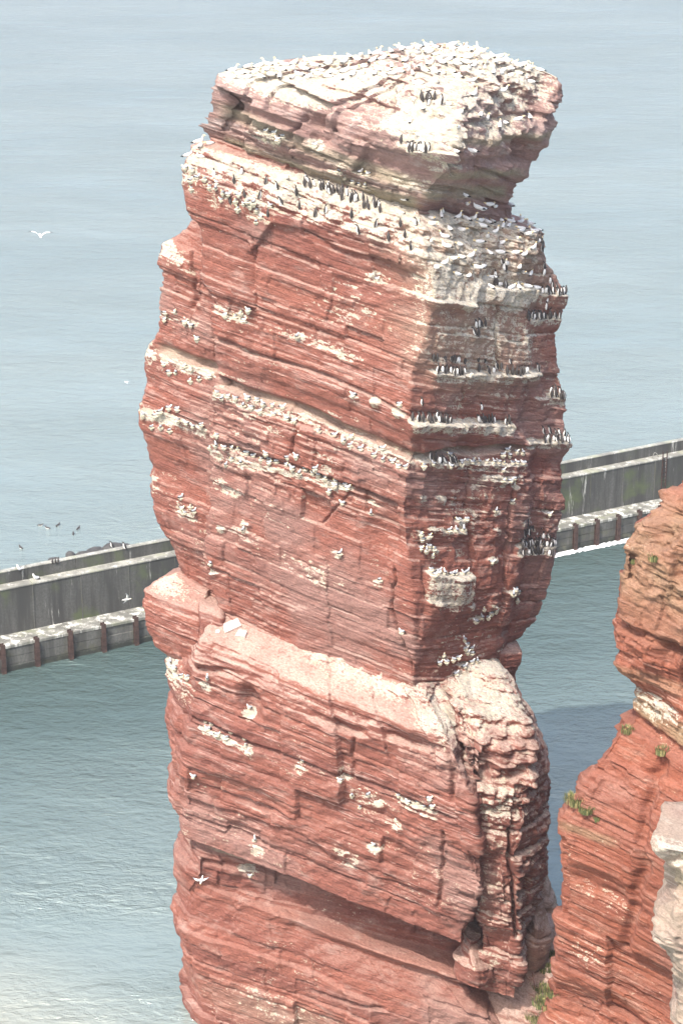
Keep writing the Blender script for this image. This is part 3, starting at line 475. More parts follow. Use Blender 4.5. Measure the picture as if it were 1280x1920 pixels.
# ------------------------------------------------------------------ breakwater wall
def box_mesh(name, l, w, h, bev=.03):
    V, F = [], []
    for (a, b_, zz) in ((0, 0, 0), (1, 0, 0), (1, 1, 0), (0, 1, 0)):
        V.append((a*l, b_*w, 0))
    for (a, b_) in ((0, 0), (1, 0), (1, 1), (0, 1)): V.append((a*l, b_*w, h-bev))
    for (a, b_) in ((0, 0), (1, 0), (1, 1), (0, 1)): V.append((bev+a*(l-2*bev), bev+b_*(w-2*bev), h))
    F = [(3, 2, 1, 0)]+[(i, (i+1) % 4, 4+(i+1) % 4, 4+i) for i in range(4)]+[(4+i, 4+(i+1) % 4, 8+(i+1) % 4, 8+i) for i in range(4)]+[(8, 9, 10, 11)]
    return raw_mesh(name, V, F)
def concrete(name, col, green, streak, gscale=.8):
    m, nd, lk, b = mat(name)
    g = N(nd, 'ShaderNodeNewGeometry'); mp = N(nd, 'ShaderNodeMapping'); lk.new(g.outputs['Position'], mp.inputs[0]); mp.inputs['Scale'].default_value = (1.6, 1.6, .16)
    n1 = N(nd, 'ShaderNodeTexNoise', i_Scale=1.0, i_Detail=7.0, i_Roughness=.7); lk.new(mp.outputs[0], n1.inputs[0])
    n2 = N(nd, 'ShaderNodeTexNoise', i_Scale=gscale, i_Detail=6.0, i_Roughness=.6); lk.new(g.outputs['Position'], n2.inputs[0])
    n3 = N(nd, 'ShaderNodeTexNoise', i_Scale=7.0, i_Detail=5.0, i_Roughness=.7); lk.new(g.outputs['Position'], n3.inputs[0])
    c = mixc(nd, lk, ramp(nd, lk, n3.outputs[0], .3, .7), tuple(v*.75 for v in col), tuple(v*1.25 for v in col))
    n5 = N(nd, 'ShaderNodeTexNoise', i_Scale=.55, i_Detail=7.0, i_Roughness=.7); lk.new(mp.outputs[0], n5.inputs[0])
    c = mixc(nd, lk, ramp(nd, lk, n5.outputs[0], .40, .66), tuple(v*.5 for v in col), c)
    sz = N(nd, 'ShaderNodeSeparateXYZ'); lk.new(g.outputs['Position'], sz.inputs[0])
    tz = N(nd, 'ShaderNodeMath', operation='MULTIPLY_ADD'); lk.new(n3.outputs[0], tz.inputs[0]); tz.inputs[1].default_value = .5; lk.new(sz.outputs[2], tz.inputs[2])
    c = mixc(nd, lk, ramp(nd, lk, tz.outputs[0], .85, .45), c, (.03, .034, .028))
    c = mixc(nd, lk, ramp(nd, lk, n2.outputs[0], .50, .68), c, green)
    c = mixc(nd, lk, ramp(nd, lk, n1.outputs[0], streak, streak+.1), c, (.52, .52, .48))
    lk.new(c, b.inputs['Base Color']); b.inputs['Roughness'].default_value = .85
    bp = N(nd, 'ShaderNodeBump', i_Strength=.4, i_Distance=.02); lk.new(n3.outputs[0], bp.inputs['Height']); lk.new(bp.outputs[0], b.inputs['Normal'])
    return m
M_CON = concrete('dark_wet_concrete', (.095, .096, .09), (.085, .105, .05), .60, .35)
M_COURSE = concrete('stained_concrete', (.13, .13, .12), (.10, .10, .07), .64)
M_DECK = concrete('guano_spattered_concrete', (.25, .25, .22), (.19, .20, .14), .50)
M_TOP = concrete('pale_coping_concrete', (.34, .34, .30), (.26, .27, .2), .55)
W0, W1 = on_water(0, 1264), on_water(1036, 1039)
wd_ = (W1-W0).normalized(); wang = math.atan2(wd_.y, wd_.x)
wall = empty('breakwater_wall', W0); wall.rotation_euler = (0, 0, wang)
tag(wall, 'long dark concrete breakwater wall with a low quay, steel piles and parapet', 'breakwater')
def wpart(name, me, a, b_, z, parent=wall, m=None):
    o = bpy.data.objects.new(name, me); COL.objects.link(o); o.parent = parent; o.location = (a, b_, z)
    if m and not me.materials: me.materials.append(m)
    return o
ASW = 22.0                                                     # behind the stack the bay width changes
piles, panels = [], []
a = -14.0-.12
while a < 118: piles.append(a); a += 2.4 if a < ASW else 2.0
a = -14.2
while a < 118: panels.append(a); a += 3.5 if a < ASW else 3.07
me_c, me_dk, me_pn, me_pp, me_lg = {}, {}, {}, {}, {}
# H-section steel pile
hv, hf = [], []
def addbox(V, F, x0, x1, y0, y1, z0, z1):
    n = len(V); V += [(x, y, z) for z in (z0, z1) for (x, y) in ((x0, y0), (x1, y0), (x1, y1), (x0, y1))]
    F += [tuple(n+i for i in f) for f in ((3, 2, 1, 0), (4, 5, 6, 7), (0, 1, 5, 4), (1, 2, 6, 5), (2, 3, 7, 6), (3, 0, 4, 7))]
addbox(hv, hf, -.16, .16, -.20, -.16, -2, 2.12); addbox(hv, hf, -.025, .025, -.16, .12, -2, 2.10); addbox(hv, hf, -.15, .15, .06, .10, -2, 2.14)
me_pile = raw_mesh('steel_pile', hv, hf)
for i, p in enumerate(piles[:-1]):
    L = round(piles[i+1]-p, 2)
    wpart('steel_pile', me_pile, p, 0, 0, m=M_STEEL)
    if L not in me_c:
        me_c[L] = box_mesh('concrete_course', L-.10, .5, .62, .035); me_dk[L] = box_mesh('deck_slab', L-.02, 1.9, .2, .02)
    for k, (z, h) in enumerate(((-1.5, 0), (-.86, 0), (-.22, 0), (.42, 0), (1.06, 0))):
        wpart('concrete_course', me_c[L], p+.05, .06+.012*((i*7+k*3) % 4), z+.0, m=M_COURSE)
    wpart('deck_slab', me_dk[L], p+.01, .02+.01*(i % 3), 1.70, m=M_DECK)
jv, jf = [], []; addbox(jv, jf, .01, .08, 0, .1, 0, 3.2); ME_JOINT = raw_mesh('joint_strip', jv, jf)
for i, p in enumerate(panels[:-1]):
    L = round(panels[i+1]-p, 2)
    if L not in me_pn:
        me_pn[L] = box_mesh('wall_panel', L-.03, 1.2, 3.35, .05); me_pp[L] = box_mesh('parapet_block', L-.025, .42, .80, .05); me_lg[L] = box_mesh('coping_slab', L-.02, 1.22, .10, .02)
    wpart('wall_panel', me_pn[L], p, 1.80+.012*(i % 3), 1.78, m=M_CON)
    wpart('coping_slab', me_lg[L], p, 1.77, 5.13, m=M_TOP)
    wpart('joint_strip', ME_JOINT, p-.05, 1.775, 1.9, m=M_COURSE)
    pp = wpart('parapet_block', me_pp[L], p, 2.62+.01*(i % 2), 5.23, m=M_CON)
    cp = wpart('coping', box_mesh('coping', L-.02, .46, .07, .02) if i == 0 else bpy.data.meshes.get('coping_%s' % L) or box_mesh('coping_%s' % L, L-.02, .46, .07, .02), -.003, -.02, .80, parent=pp, m=M_TOP)
core_v, core_f = [], []; addbox(core_v, core_f, -14.3, 117, .45, 3.3, -2, 1.65); addbox(core_v, core_f, -14.3, 117, 2.2, 3.2, 1.6, 5.1)
wpart('core', raw_mesh('core', core_v, core_f), 0, 0, 0, m=M_CON)
def wall_a(px):                                                # distance along the wall of the face point seen at column px
    best = min(range(-1400, 7000), key=lambda i: abs(640+FPX*(lambda P: P.x/(P.y*CP+(CAM_H-4)*SP))(W0+wd_*(i/100)+Vector((-wd_.y, wd_.x, 0))*1.8)-px))
    return best/100
la = wall_a(1243)
lad = wpart('ladder', raw_mesh('ladder', [(-.03, 0, 0), (.03, 0, 0), (.03, .06, 0), (-.03, .06, 0), (-.03, 0, 3.9), (.03, 0, 3.9), (.03, .06, 3.9), (-.03, .06, 3.9)],
            [(3, 2, 1, 0), (4, 5, 6, 7), (0, 1, 5, 4), (1, 2, 6, 5), (2, 3, 7, 6), (3, 0, 4, 7)]), la-.2, 1.70, 1.9, m=M_STEEL)
rail2 = wpart('ladder_rail', lad.data, .4, 0, 0, parent=lad)
rv, rf = [], []; addbox(rv, rf, -.02, .42, .01, .05, 0, .05); me_rung = raw_mesh('rung', rv, rf)
for k in range(11): wpart('rung', me_rung, 0, .005, .25+k*.31, parent=lad, m=M_STEEL)
def tube_mesh(name, pts, r, n=6):
    V, F = [], []; pts = [Vector(p) for p in pts]
    for i, p in enumerate(pts):
        t = (pts[min(i+1, len(pts)-1)]-pts[max(i-1, 0)]).normalized(); a_ = t.orthogonal().normalized(); b_ = t.cross(a_)
        for k in range(n):
            an = 2*math.pi*k/n; V.append(p+r*(a_*math.cos(an)+b_*math.sin(an)))
    for i in range(len(pts)-1):
        for k in range(n): F.append((i*n+k, i*n+(k+1) % n, (i+1)*n+(k+1) % n, (i+1)*n+k))
    return raw_mesh(name, V, F, smooth=True)
hoop = wpart('hoop_handle', tube_mesh('hoop_handle', [(-.32+.64*k/10, .12*math.sin(math.pi*k/10), .42*math.sin(math.pi*k/10)) for k in range(11)], .03), la-.55, 2.2, 5.2, m=M_TOP)
# boulders of the rubble bank beyond the wall
def boulder_mesh(name, rx, ry, rz, seed):
    V, F = [], []; n, r_ = 18, 10
    for i in range(r_+1):
        th = math.pi*i/r_
        for k in range(n):
            an = 2*math.pi*k/n; d = Vector((math.sin(th)*math.cos(an), math.sin(th)*math.sin(an), math.cos(th)))
            q = 1+.28*float(vnoise(np.array([d.x*1.4+seed]), np.array([d.y*1.4]), np.array([d.z*1.4]), seed)[0])+.10*float(vnoise(np.array([d.x*4]), np.array([d.y*4+seed]), np.array([d.z*4]), seed)[0])
            q = min(q, 1.08)
            V.append((d.x*rx*q, d.y*ry*q, d.z*rz*q))
    for i in range(r_):
        for k in range(n): F.append((i*n+k, (i+1)*n+k, (i+1)*n+(k+1) % n, i*n+(k+1) % n))
    return raw_mesh(name, V, F)
for i, (px, py, rx, rz, lab) in enumerate(((212, 1034, 1.0, .5, 'largest dark wet boulder rising from the sea beyond the breakwater'), (180, 1042, 1.1, .45, 'long low dark boulder awash beyond the breakwater parapet'), (238, 1034, .7, .4, 'flat dark boulder at the end of the rubble bank beyond the breakwater'),
        (133, 1050, .6, .5, 'small pointed grey boulder standing alone behind the breakwater parapet'), (104, 1058, .7, .35, 'low dark boulder with three resting birds behind the breakwater'), (160, 1046, .7, .35, 'small rounded dark boulder between larger ones beyond the breakwater'))):
    p = on_water(px, py)
    o = link('boulder', boulder_mesh('boulder', rx, rx*.7, rz, 40+i), None, (M_DROCK,)); o.location = (p.x, p.y, .15); o.rotation_euler = (0, 0, wang+i*.5)
    tag(o, lab, 'boulder', 'rubble beyond the breakwater')
# ------------------------------------------------------------------ birds
def bird_mesh(name, spine, radii, mats, ring_mat=None, wings=(), n=10, slots=()):
    """one continuous body: rings along a spine in the YZ plane (bird looks along +Y)"""
    V, F, MI = [], [], []
    pts = [Vector((0, y, z)) for y, z in spine]
    for i, p in enumerate(pts):
        t = (pts[min(i+1, len(pts)-1)]-pts[max(i-1, 0)]).normalized(); side = Vector((1, 0, 0)); up = side.cross(t)
        rw, rh = radii[i] if isinstance(radii[i], tuple) else (radii[i], radii[i])
        for k in range(n):
            an = 2*math.pi*k/n; V.append(p+side*rw*math.cos(an)+up*rh*math.sin(an))
    for i in range(len(pts)-1):
        for k in range(n):
            F.append((i*n+k, i*n+(k+1) % n, (i+1)*n+(k+1) % n, (i+1)*n+k))
            m_ = mats[i]
            if ring_mat and i in ring_mat:
                an = 2*math.pi*(k+.5)/n; m_ = ring_mat[i](math.sin(an))
            MI.append(m_)
    F.append(tuple(range(n))[::-1]); MI.append(mats[0]); F.append(tuple((len(pts)-1)*n+k for k in range(n))); MI.append(mats[-1])
    for w in wings:                                            # folded or spread wing: (sections of centre, chord vector, thickness, material)
        b0 = len(V)
        for (c, ch, th, _m) in w:
            c, ch = Vector(c), Vector(ch)
            V += [c-ch*.5, c+Vector((0, 0, th)), c+ch*.5, c-Vector((0, 0, th))]
        for i in range(len(w)-1):
            for k in range(4): F.append((b0+i*4+k, b0+i*4+(k+1) % 4, b0+(i+1)*4+(k+1) % 4, b0+(i+1)*4+k)); MI.append(w[i][3])
        F.append((b0+3, b0+2, b0+1, b0)); MI.append(w[0][3]); e = b0+(len(w)-1)*4; F.append((e, e+1, e+2, e+3)); MI.append(w[-1][3])
    me = raw_mesh(name, V, F, MI, True)
    for m_ in slots: me.materials.append(m_)
    return me
def fold(sx, y0, z0, y1, z1, m0, m1, r):
    ym, zm = y0*.35+y1*.65, z0*.35+z1*.65
    return [((sx*r*.8, y0, z0), (sx*.01, -.02, .10), .01, m0), ((sx*r*1.02, y0*.6+y1*.4, z0*.6+z1*.4), (sx*.02, -.02, .13), .016, m0), ((sx*r*.75, ym, zm), (sx*.02, -.02, .08), .014, m1), ((sx*r*.2, y1, z1), (.01*sx, -.02, .03), .006, m1)]
gs = [M_WHITE, M_YEL, M_BLK, M_BILL]
ME_GAN = [bird_mesh('gannet', [(-.44, .09), (-.32, .11), (-.14, .14), (.06, .17), (.19, .23), (.25, .33), (.28, .42), (.32, .48), (.38, .49), (.42, .48), (.53, .455)],
          [.012, .06, .115, .13, .105, .06, .048, .054, .042, .024, .005], [2, 0, 0, 0, 0, 0, 1, 1, 1, 3, 3], None, [fold(s, .10, .20, -.48, .10, 0, 2, .12) for s in (-1, 1)], slots=gs),
          bird_mesh('gannet', [(-.44, .08), (-.32, .10), (-.14, .13), (.06, .15), (.20, .19), (.29, .235), (.35, .27), (.41, .285), (.47, .27), (.58, .24)],
          [.012, .06, .115, .13, .10, .06, .052, .05, .026, .005], [2, 0, 0, 0, 0, 1, 1, 1, 3, 3], None, [fold(s, .10, .18, -.48, .09, 0, 2, .12) for s in (-1, 1)], slots=gs)]
bel = lambda s_: 0 if s_ < -.25 else 1
us = [M_WHITE, M_BRN, M_BLK]
ME_GUI = [bird_mesh('guillemot', [(-.10, .015), (-.06, .06), (-.02, .13), (0, .21), (.015, .29), (.03, .34), (.06, .385), (.10, .395), (.13, .392), (.185, .385)], [.015, .05, .075, .078, .058, .036, .033, .026, .012, .003],
          [1, 1, 1, 1, 1, 1, 1, 2, 2, 2], {k: bel for k in (1, 2, 3, 4)}, slots=us),
          bird_mesh('guillemot', [(-.08, .01), (-.05, .06), (-.03, .13), (-.02, .21), (-.02, .29), (-.01, .345), (.0, .40), (.025, .43), (.05, .445), (.10, .465)], [.015, .05, .072, .076, .056, .034, .03, .026, .012, .003],
          [1, 1, 1, 1, 1, 1, 1, 2, 2, 2], {k: bel for k in (1, 2, 3, 4)}, slots=us)]
ks = [M_WHITE, M_GRY, M_BLK, M_YBILL]
gb = lambda s_: 1 if s_ > .05 else 0
ME_KIT = [bird_mesh('kittiwake', [(-.23, .07), (-.16, .075), (-.06, .085), (.05, .09), (.11, .12), (.135, .165), (.16, .20), (.195, .20), (.215, .195), (.25, .185)], [.012, .035, .066, .072, .055, .038, .042, .032, .012, .003],
          [2, 0, 0, 0, 0, 0, 0, 3, 3, 3], {k: gb for k in (1, 2, 3)}, [fold(s, .05, .10, -.25, .075, 1, 2, .068) for s in (-1, 1)], slots=ks)]
def nest_mesh(seed):
    V, F = [], []; n = 12; r = random.Random(seed)
    prof = [(.02, -.20), (.09, -.16), (.15, -.06), (.19, .02), (.17, .07), (.10, .075), (.0, .06)]
    for i, (rr, z) in enumerate(prof):
        for k in range(n):
            an = 2*math.pi*k/n; q = rr*(1+r.uniform(-.22, .22)); V.append((q*math.cos(an), q*math.sin(an), z+r.uniform(-.02, .02)*(i > 0)))
    for i in range(len(prof)-1):
        for k in range(n): F.append((i*n+k, i*n+(k+1) % n, (i+1)*n+(k+1) % n, (i+1)*n+k))
    me = raw_mesh('kittiwake_nest', V, F); me.materials.append(M_NEST); return me
ME_NEST = [nest_mesh(k) for k in range(4)]
bpy.context.view_layer.update()
DG = bpy.context.evaluated_depsgraph_get()
def cast(px, py):
    ok, p, n, _, ob, _ = SC.ray_cast(DG, Vector((0, 0, CAM_H)), ray(px, py))
    return (p, n) if ok and ob.parent and ob.parent.name in ('sea_stack', 'headland_cliff', 'rock_platform') else None
def land(px, py, out=.12, up=.45, drop=1.2, minz=.30):
    h = cast(px, py)
    if not h: return None
    p, n = h; nh = Vector((n.x, n.y, 0)); nh = nh.normalized() if nh.length > .05 else Vector((0, -1, 0))
    for o in (out, out*.4, out*2):
        q = p+nh*o*(1 if n.z < .7 else 0)+Vector((0, 0, up))
        ok, p2, n2, _, ob, _ = SC.ray_cast(DG, q, Vector((0, 0, -1)), distance=drop)
        if ok and n2.z > minz and p2.z > 1: return p2, n2, nh
    return None
TAKEN = []
def free(p, d):
    return all((p-q).length > d for q in TAKEN)
def put(meshes, name, p, yaw, label, cat, group, sc=1.0, tilt=0.0, sink=.0):
    me = random.choice(meshes); o = bpy.data.objects.new(name, me); COL.objects.link(o)
    o.location = p-Vector((0, 0, sink)); s_ = sc*random.uniform(.9, 1.1); o.scale = (s_, s_, s_); o.rotation_euler = (tilt, random.uniform(-.06, .06), yaw)
    TAKEN.append(p.copy()); return tag(o, label, cat, group)
def colony(kind, pts, n, label, group, jx=4, jy=4, gap=.3, area=False):
    """birds along a ledge (polyline in photo pixels) or over an area (polygon)"""
    done = tries = 0; minz = {'gannet': .35, 'guillemot': .25, 'kittiwake': .2}[kind]
    while done < n and tries < n*25:
        tries += 1
        if area:
            xs, ys = [p[0] for p in pts], [p[1] for p in pts]; px, py = random.uniform(min(xs), max(xs)), random.uniform(min(ys), max(ys)); ins = False
            for (x1, y1), (x2, y2) in zip(pts, pts[1:]+pts[:1]):
                if (y1 > py) != (y2 > py) and px < (x2-x1)*(py-y1)/(y2-y1)+x1: ins = not ins
            if not ins: continue
        else:
            t = random.random()*(len(pts)-1); i = int(t); f = t-i
            px, py = pts[i][0]*(1-f)+pts[min(i+1, len(pts)-1)][0]*f+random.gauss(0, jx), pts[i][1]*(1-f)+pts[min(i+1, len(pts)-1)][1]*f+random.gauss(0, jy)
        hit = land(px, py, minz=minz)
        if kind == 'kittiwake' and (not hit or tries > n*6):
            h = cast(px, py)
            if not h: continue
            hit = (h[0]+Vector((h[1].x, h[1].y, 0))*.10, h[1], Vector((h[1].x, h[1].y, 0)))
        if not hit or not free(hit[0], gap): continue
        p, nn, nh = hit; out_yaw = math.atan2(-nh.x, nh.y)
        if kind == 'gannet': put(ME_GAN+ME_GAN[1:]*2, 'gannet', p, random.uniform(0, 6.28), label, 'gannet', group, .70, random.uniform(-.1, .15), .05)
        elif kind == 'guillemot': put(ME_GUI, 'guillemot', p, out_yaw+math.pi*(random.random() < .86)+random.gauss(0, .7), label, 'guillemot', group, .98, random.uniform(-.25, .25), .015)
        else:
            o = bpy.data.objects.new('kittiwake_nest', random.choice(ME_NEST)); COL.objects.link(o); s_ = random.uniform(.45, .75)
            o.location = p+Vector((0, 0, .03)); o.scale = (s_, s_, s_*random.uniform(.8, 1.3)); o.rotation_euler = (0, 0, random.uniform(0, 6))
            tag(o, label.replace('kittiwake sitting on its nest', 'pale mud nest'), 'nest', group.replace('kittiwakes', 'nests'))
            put(ME_KIT, 'kittiwake', p+Vector((0, 0, .03+.06*s_)), out_yaw+random.choice((1.57, -1.57, 3.14, 0))+random.gauss(0, .5), label, 'kittiwake', group, .78)
        done += 1
    if done < n*.7: print('colony short', kind, group, done, n)
G_ = 'gannet'; U_ = 'guillemot'; K_ = 'kittiwake'
colony(G_, [(428, 128), (560, 114), (720, 96), (880, 74), (950, 86), (1030, 128), (985, 140), (850, 140), (700, 140), (560, 148), (430, 146)], 150, 'white gannet sitting in the crowd on the summit of the stack', 'gannets on the summit', gap=.38, area=True)
colony(G_, [(680, 165), (860, 150), (980, 150), (1000, 200), (870, 280), (800, 300), (770, 240)], 22, 'white gannet perched on the steep white slope of the cap', 'gannets on the cap slope', gap=.7, area=True)
colony(G_, [(790, 398), (860, 392), (930, 390), (1005, 392)], 20, 'white gannet in the row along the bench directly under the cap', 'gannets on the bench under the cap', 3, 4, .5)
colony(G_, [(795, 415), (1010, 405), (1012, 450), (990, 490), (815, 495)], 42, 'white gannet nesting on the rubbly slope below the bench', 'gannets on the rubbly slope', gap=.55, area=True)
colony(G_, [(925, 532), (960, 528), (995, 535)], 9, 'white gannet on the white jutting block of the shaded side', 'gannets on the white block', 4, 5, .5)
colony(G_, [(528, 328), (548, 336), (745, 398), (760, 402)], 4, 'white gannet standing among guillemots on the long pale ledge', 'gannets on the pale ledge', 2, 2, .5)
colony(G_, [(350, 285), (395, 268)], 5, 'white gannet on the rounded left shoulder beneath the cap', 'gannets on the left shoulder', 4, 4, .5)
colony(G_, [(872, 688), (874, 690)], 1, 'single upright gannet on the ledge lined with guillemots', 'gannet on the guillemot ledge', 2, 3, .3)
for pts, n, lab in (([(568, 342), (640, 366), (714, 394)], 34, 'in the dense row on the long pale ledge under the cap'), ([(785, 186), (828, 196)], 9, 'in the small row high on the cap'), ([(758, 288), (798, 282)], 11, 'in the row on the lip of the cap'),
        ([(922, 519), (952, 518)], 8, 'in the huddle above the white jutting block'), ([(1010, 546), (1054, 546)], 13, 'on the outermost short ledge of the right edge'), ([(988, 592), (1048, 592)], 20, 'on the ledge just below the outermost short ledge'),
        ([(880, 608), (906, 610)], 7, 'on the small square ledge in the middle of the shaded side'), ([(804, 696), (866, 698)], 20, 'in the row beside the single upright gannet'), ([(882, 694), (1008, 692)], 16, 'on the far part of the ledge with the upright gannet'),
        ([(770, 784), (842, 786)], 18, 'on the near end of the thick white ledge'), ([(872, 786), (955, 786)], 10, 'on the far end of the thick white ledge'), ([(1020, 822), (1064, 826)], 20, 'on the white ledge above the breakwater end'),
        ([(974, 1014), (1034, 1024)], 40, 'in the packed black crowd on the lowest broad ledge'), ([(790, 862), (850, 862)], 8, 'under the overhanging bed at the corner'), ([(1030, 740), (1058, 750)], 9, 'on the ragged ledge of the right edge'), ([(1008, 455), (1018, 500)], 7, 'on the broken right edge below the bench')):
    colony(U_, pts, n, 'dark guillemot '+lab, 'guillemots '+lab, 2.5, 3.5 if n < 35 else 6, .15)
colony(U_, [(400, 310), (520, 345), (780, 420), (780, 470), (640, 440), (500, 400), (400, 360)], 22, 'lone dark guillemot scattered over the white nesting band below the pale ledge', 'guillemots scattered on the nesting band', gap=.5, area=True)
KL = 'kittiwake sitting on its nest '
for pts, n, lab in (([(402, 735), (480, 755), (560, 788)], 15, 'on the left half of the long yellowish recess'), ([(595, 800), (690, 838), (775, 875)], 12, 'on the right half of the long yellowish recess'), ([(395, 836), (500, 862)], 12, 'on the wide left end of the thin nesting ledge'),
        ([(500, 864), (580, 888), (650, 916)], 20, 'in the string along the thin nesting ledge'), ([(268, 772), (330, 785), (385, 804)], 12, 'on the lower ledge of the side buttress'), ([(300, 670), (395, 702)], 8, 'on the upper ledge of the side buttress'),
        ([(308, 592), (375, 612)], 6, 'on the small patch high on the side buttress'), ([(420, 578), (468, 592)], 5, 'on the pale patch beside the long vertical crack'), ([(350, 320), (420, 360), (500, 400)], 22, 'on the left nesting band below the shoulder'),
        ([(790, 872), (880, 866), (985, 852)], 22, 'on the recessed ledge across the shaded side'), ([(942, 890), (965, 915)], 6, 'in the cluster on the knob of the shaded side'), ([(800, 1076), (878, 1066)], 9, 'on the white lip of the protruding block'),
        ([(785, 1000), (812, 1045)], 8, 'in the cluster left of the protruding block'), ([(840, 1000), (870, 990)], 5, 'on the short double ledge above the protruding block'), ([(868, 1200), (890, 1225)], 8, 'in the cluster at the foot of the shaded side'),
        ([(820, 1248), (870, 1232)], 7, 'on the white rubble at the top of the crevice'), ([(955, 1112), (972, 1125)], 5, 'in the cluster near the lower right edge'), ([(892, 1165), (930, 1145)], 6, 'in the pair of clusters below the protruding block'),
        ([(378, 1350), (478, 1392)], 8, 'in the row along the groove of the lower block'), ([(315, 1245), (350, 1262)], 6, 'on the ledge beneath the left knob'), ([(735, 1500), (815, 1512)], 6, 'on the white band right of the lower block'),
        ([(655, 1488), (690, 1495)], 3, 'on the white patch in the middle of the lower block'), ([(340, 955), (370, 965)], 5, 'on the pale patch low on the side buttress'), ([(640, 335), (690, 350)], 7, 'on the nests under the cap arch'), ([(490, 260), (530, 270)], 6, 'on the pale recess of the cap')):
    colony(K_, pts, n, KL+lab, 'kittiwakes '+lab, 3, 3, .28)
for px, py, lab in ((632, 1038, 'alone in the middle of the smooth sunlit face'), (708, 1092, 'beside the deep crack at the corner'), (400, 1072, 'low on the left edge of the column'), (462, 984, 'on a tiny ledge of the red left face'), (690, 944, 'at the right end of the thin groove'),
        (660, 742, 'on the left of two tiny ledges above the recess'), (745, 772, 'on the right of two tiny ledges above the recess'), (558, 632, 'alone on the wide banded face'), (700, 516, 'on the short nest shelf under the white band'), (930, 962, 'alone below the knob of the shaded side'),
        (1025, 965, 'alone near the right edge above the black crowd'), (921, 1053, 'in a small hole of the shaded side'), (460, 1306, 'inside the dark niche of the lower block'), (386, 1274, 'on the left corner of the lower block'), (566, 1430, 'on the groove in the middle of the lower block'),
        (632, 1446, 'on the groove right of the middle of the lower block'), (700, 1584, 'on the dark hollow low in the lower block'), (742, 1545, 'on the thin white streak of the lower block'), (478, 1578, 'above the lower overhang'), (466, 1628, 'on the ledge beneath the lower overhang'), (365, 1455, 'on the left edge of the lower block'),
        (585, 265, 'in the arched hollow of the cap'), (760, 1180, 'at the bottom of the deep crack'), (510, 385, 'above the fallen slab scar')):
    colony(K_, [(px, py), (px+1, py+1)], 1, KL+lab, 'kittiwakes nesting singly', 2, 2, .1)
# birds in flight and afloat
def flying(name, cat, px, py, Y, span, yaw, bank, label, dih=.25):
    a_ = span/2; c_ = span*.105
    w = []
    for sx in (-1, 1):
        w.append([((sx*.03*span, 0, .01), (0, c_*1.3, 0), .012*span, 0), ((sx*a_*.38, c_*.3, a_*.38*dih*1.5), (0, c_*1.25, 0), .009*span, 0), ((sx*a_*.72, -.05*span*.3, a_*.72*dih), (0, c_*.85, 0), .005*span, 2 if cat == 'gannet' else 1), ((sx*a_, -.10*span, a_*dih*.75), (0, c_*.2, 0), .002*span, 2)])
    L = span*.5
    me = bird_mesh(name, [(-.5*L, 0), (-.36*L, 0), (-.12*L, 0), (.12*L, 0), (.28*L, .01*L), (.38*L, .02*L), (.44*L, .015*L), (.54*L, 0)], [(.05*L, .008*L), .05*L, .09*L, .10*L, .07*L, .055*L, .03*L, .005*L], [0, 0, 0, 0, 0, 1 if cat == 'gannet' else 0, 3, 3], None, w, slots=gs if cat == 'gannet' else ks)
    o = link(name, me); o.location = unproj(px, py, Y); o.rotation_euler = (bank[0], bank[1], yaw); return tag(o, label, cat)
flying('gannet', 'gannet', 76, 442, 120, 1.5, math.radians(15), (.1, .1), 'gannet gliding over the open sea with its long wings raised in a shallow V', .45)
flying('kittiwake', 'kittiwake', 237, 717, 118, .55, math.radians(60), (.3, .2), 'small white bird fluttering over the sea beside the side buttress')
flying('herring_gull', 'gull', 238, 1124, 110, 1.15, math.radians(-70), (.0, -.9), 'white gull with one raised wing flying in front of the breakwater', .2)
flying('kittiwake', 'kittiwake', 378, 1650, 87.2, .95, math.radians(150), (-.7, .3), 'white kittiwake flying close past the jutting block at the base')
ME_FLOAT = bird_mesh('floating_bird', [(-.22, .06), (-.14, .05), (0, .04), (.10, .05), (.15, .11), (.18, .16), (.22, .165), (.27, .155)], [.015, .06, .085, .075, .045, .04, .025, .004], [1, 1, 1, 1, 1, 1, 2, 2], {k: bel for k in (1, 2, 3)}, slots=us)
for px, py in ((76, 986), (90, 991), (109, 986), (147, 992), (138, 1002), (40, 1028)):
    p = on_water(px, py); put([ME_FLOAT], 'floating_guillemot', p, random.uniform(0, 6), 'dark guillemot floating on the open sea beyond the breakwater', 'guillemot', 'guillemots afloat beyond the breakwater', 1.15)
bpy.context.view_layer.update()
def on_any(px, py):
    ok, p, n, _, ob, _ = SC.ray_cast(bpy.context.evaluated_depsgraph_get(), Vector((0, 0, CAM_H)), ray(px, py)); return p
for px, py, lab in ((210, 1027, 'dark cormorant-like bird standing on the largest boulder beyond the breakwater'), (234, 1030, 'dark bird resting on the flat end boulder beyond the breakwater')):
    put(ME_GUI, 'seabird', on_any(px, py), 1.5, lab, 'seabird', None, 1.3, 0, .03)
for px in (99, 105, 111): put(ME_GUI, 'seabird', on_any(px, 1056), 1.5+px, 'dark bird of the three resting on the low boulder behind the breakwater', 'seabird', 'three birds on the low boulder', 1.0, 0, .03)
for px, py, lab in ((37, 1068, 'white gull standing on the breakwater parapet'), (68, 1085, 'white gull standing on the ledge below the parapet')):
    put(ME_KIT, 'gull', on_any(px, py), random.uniform(0, 6), lab, 'gull', None, 1.5, 0, .05)
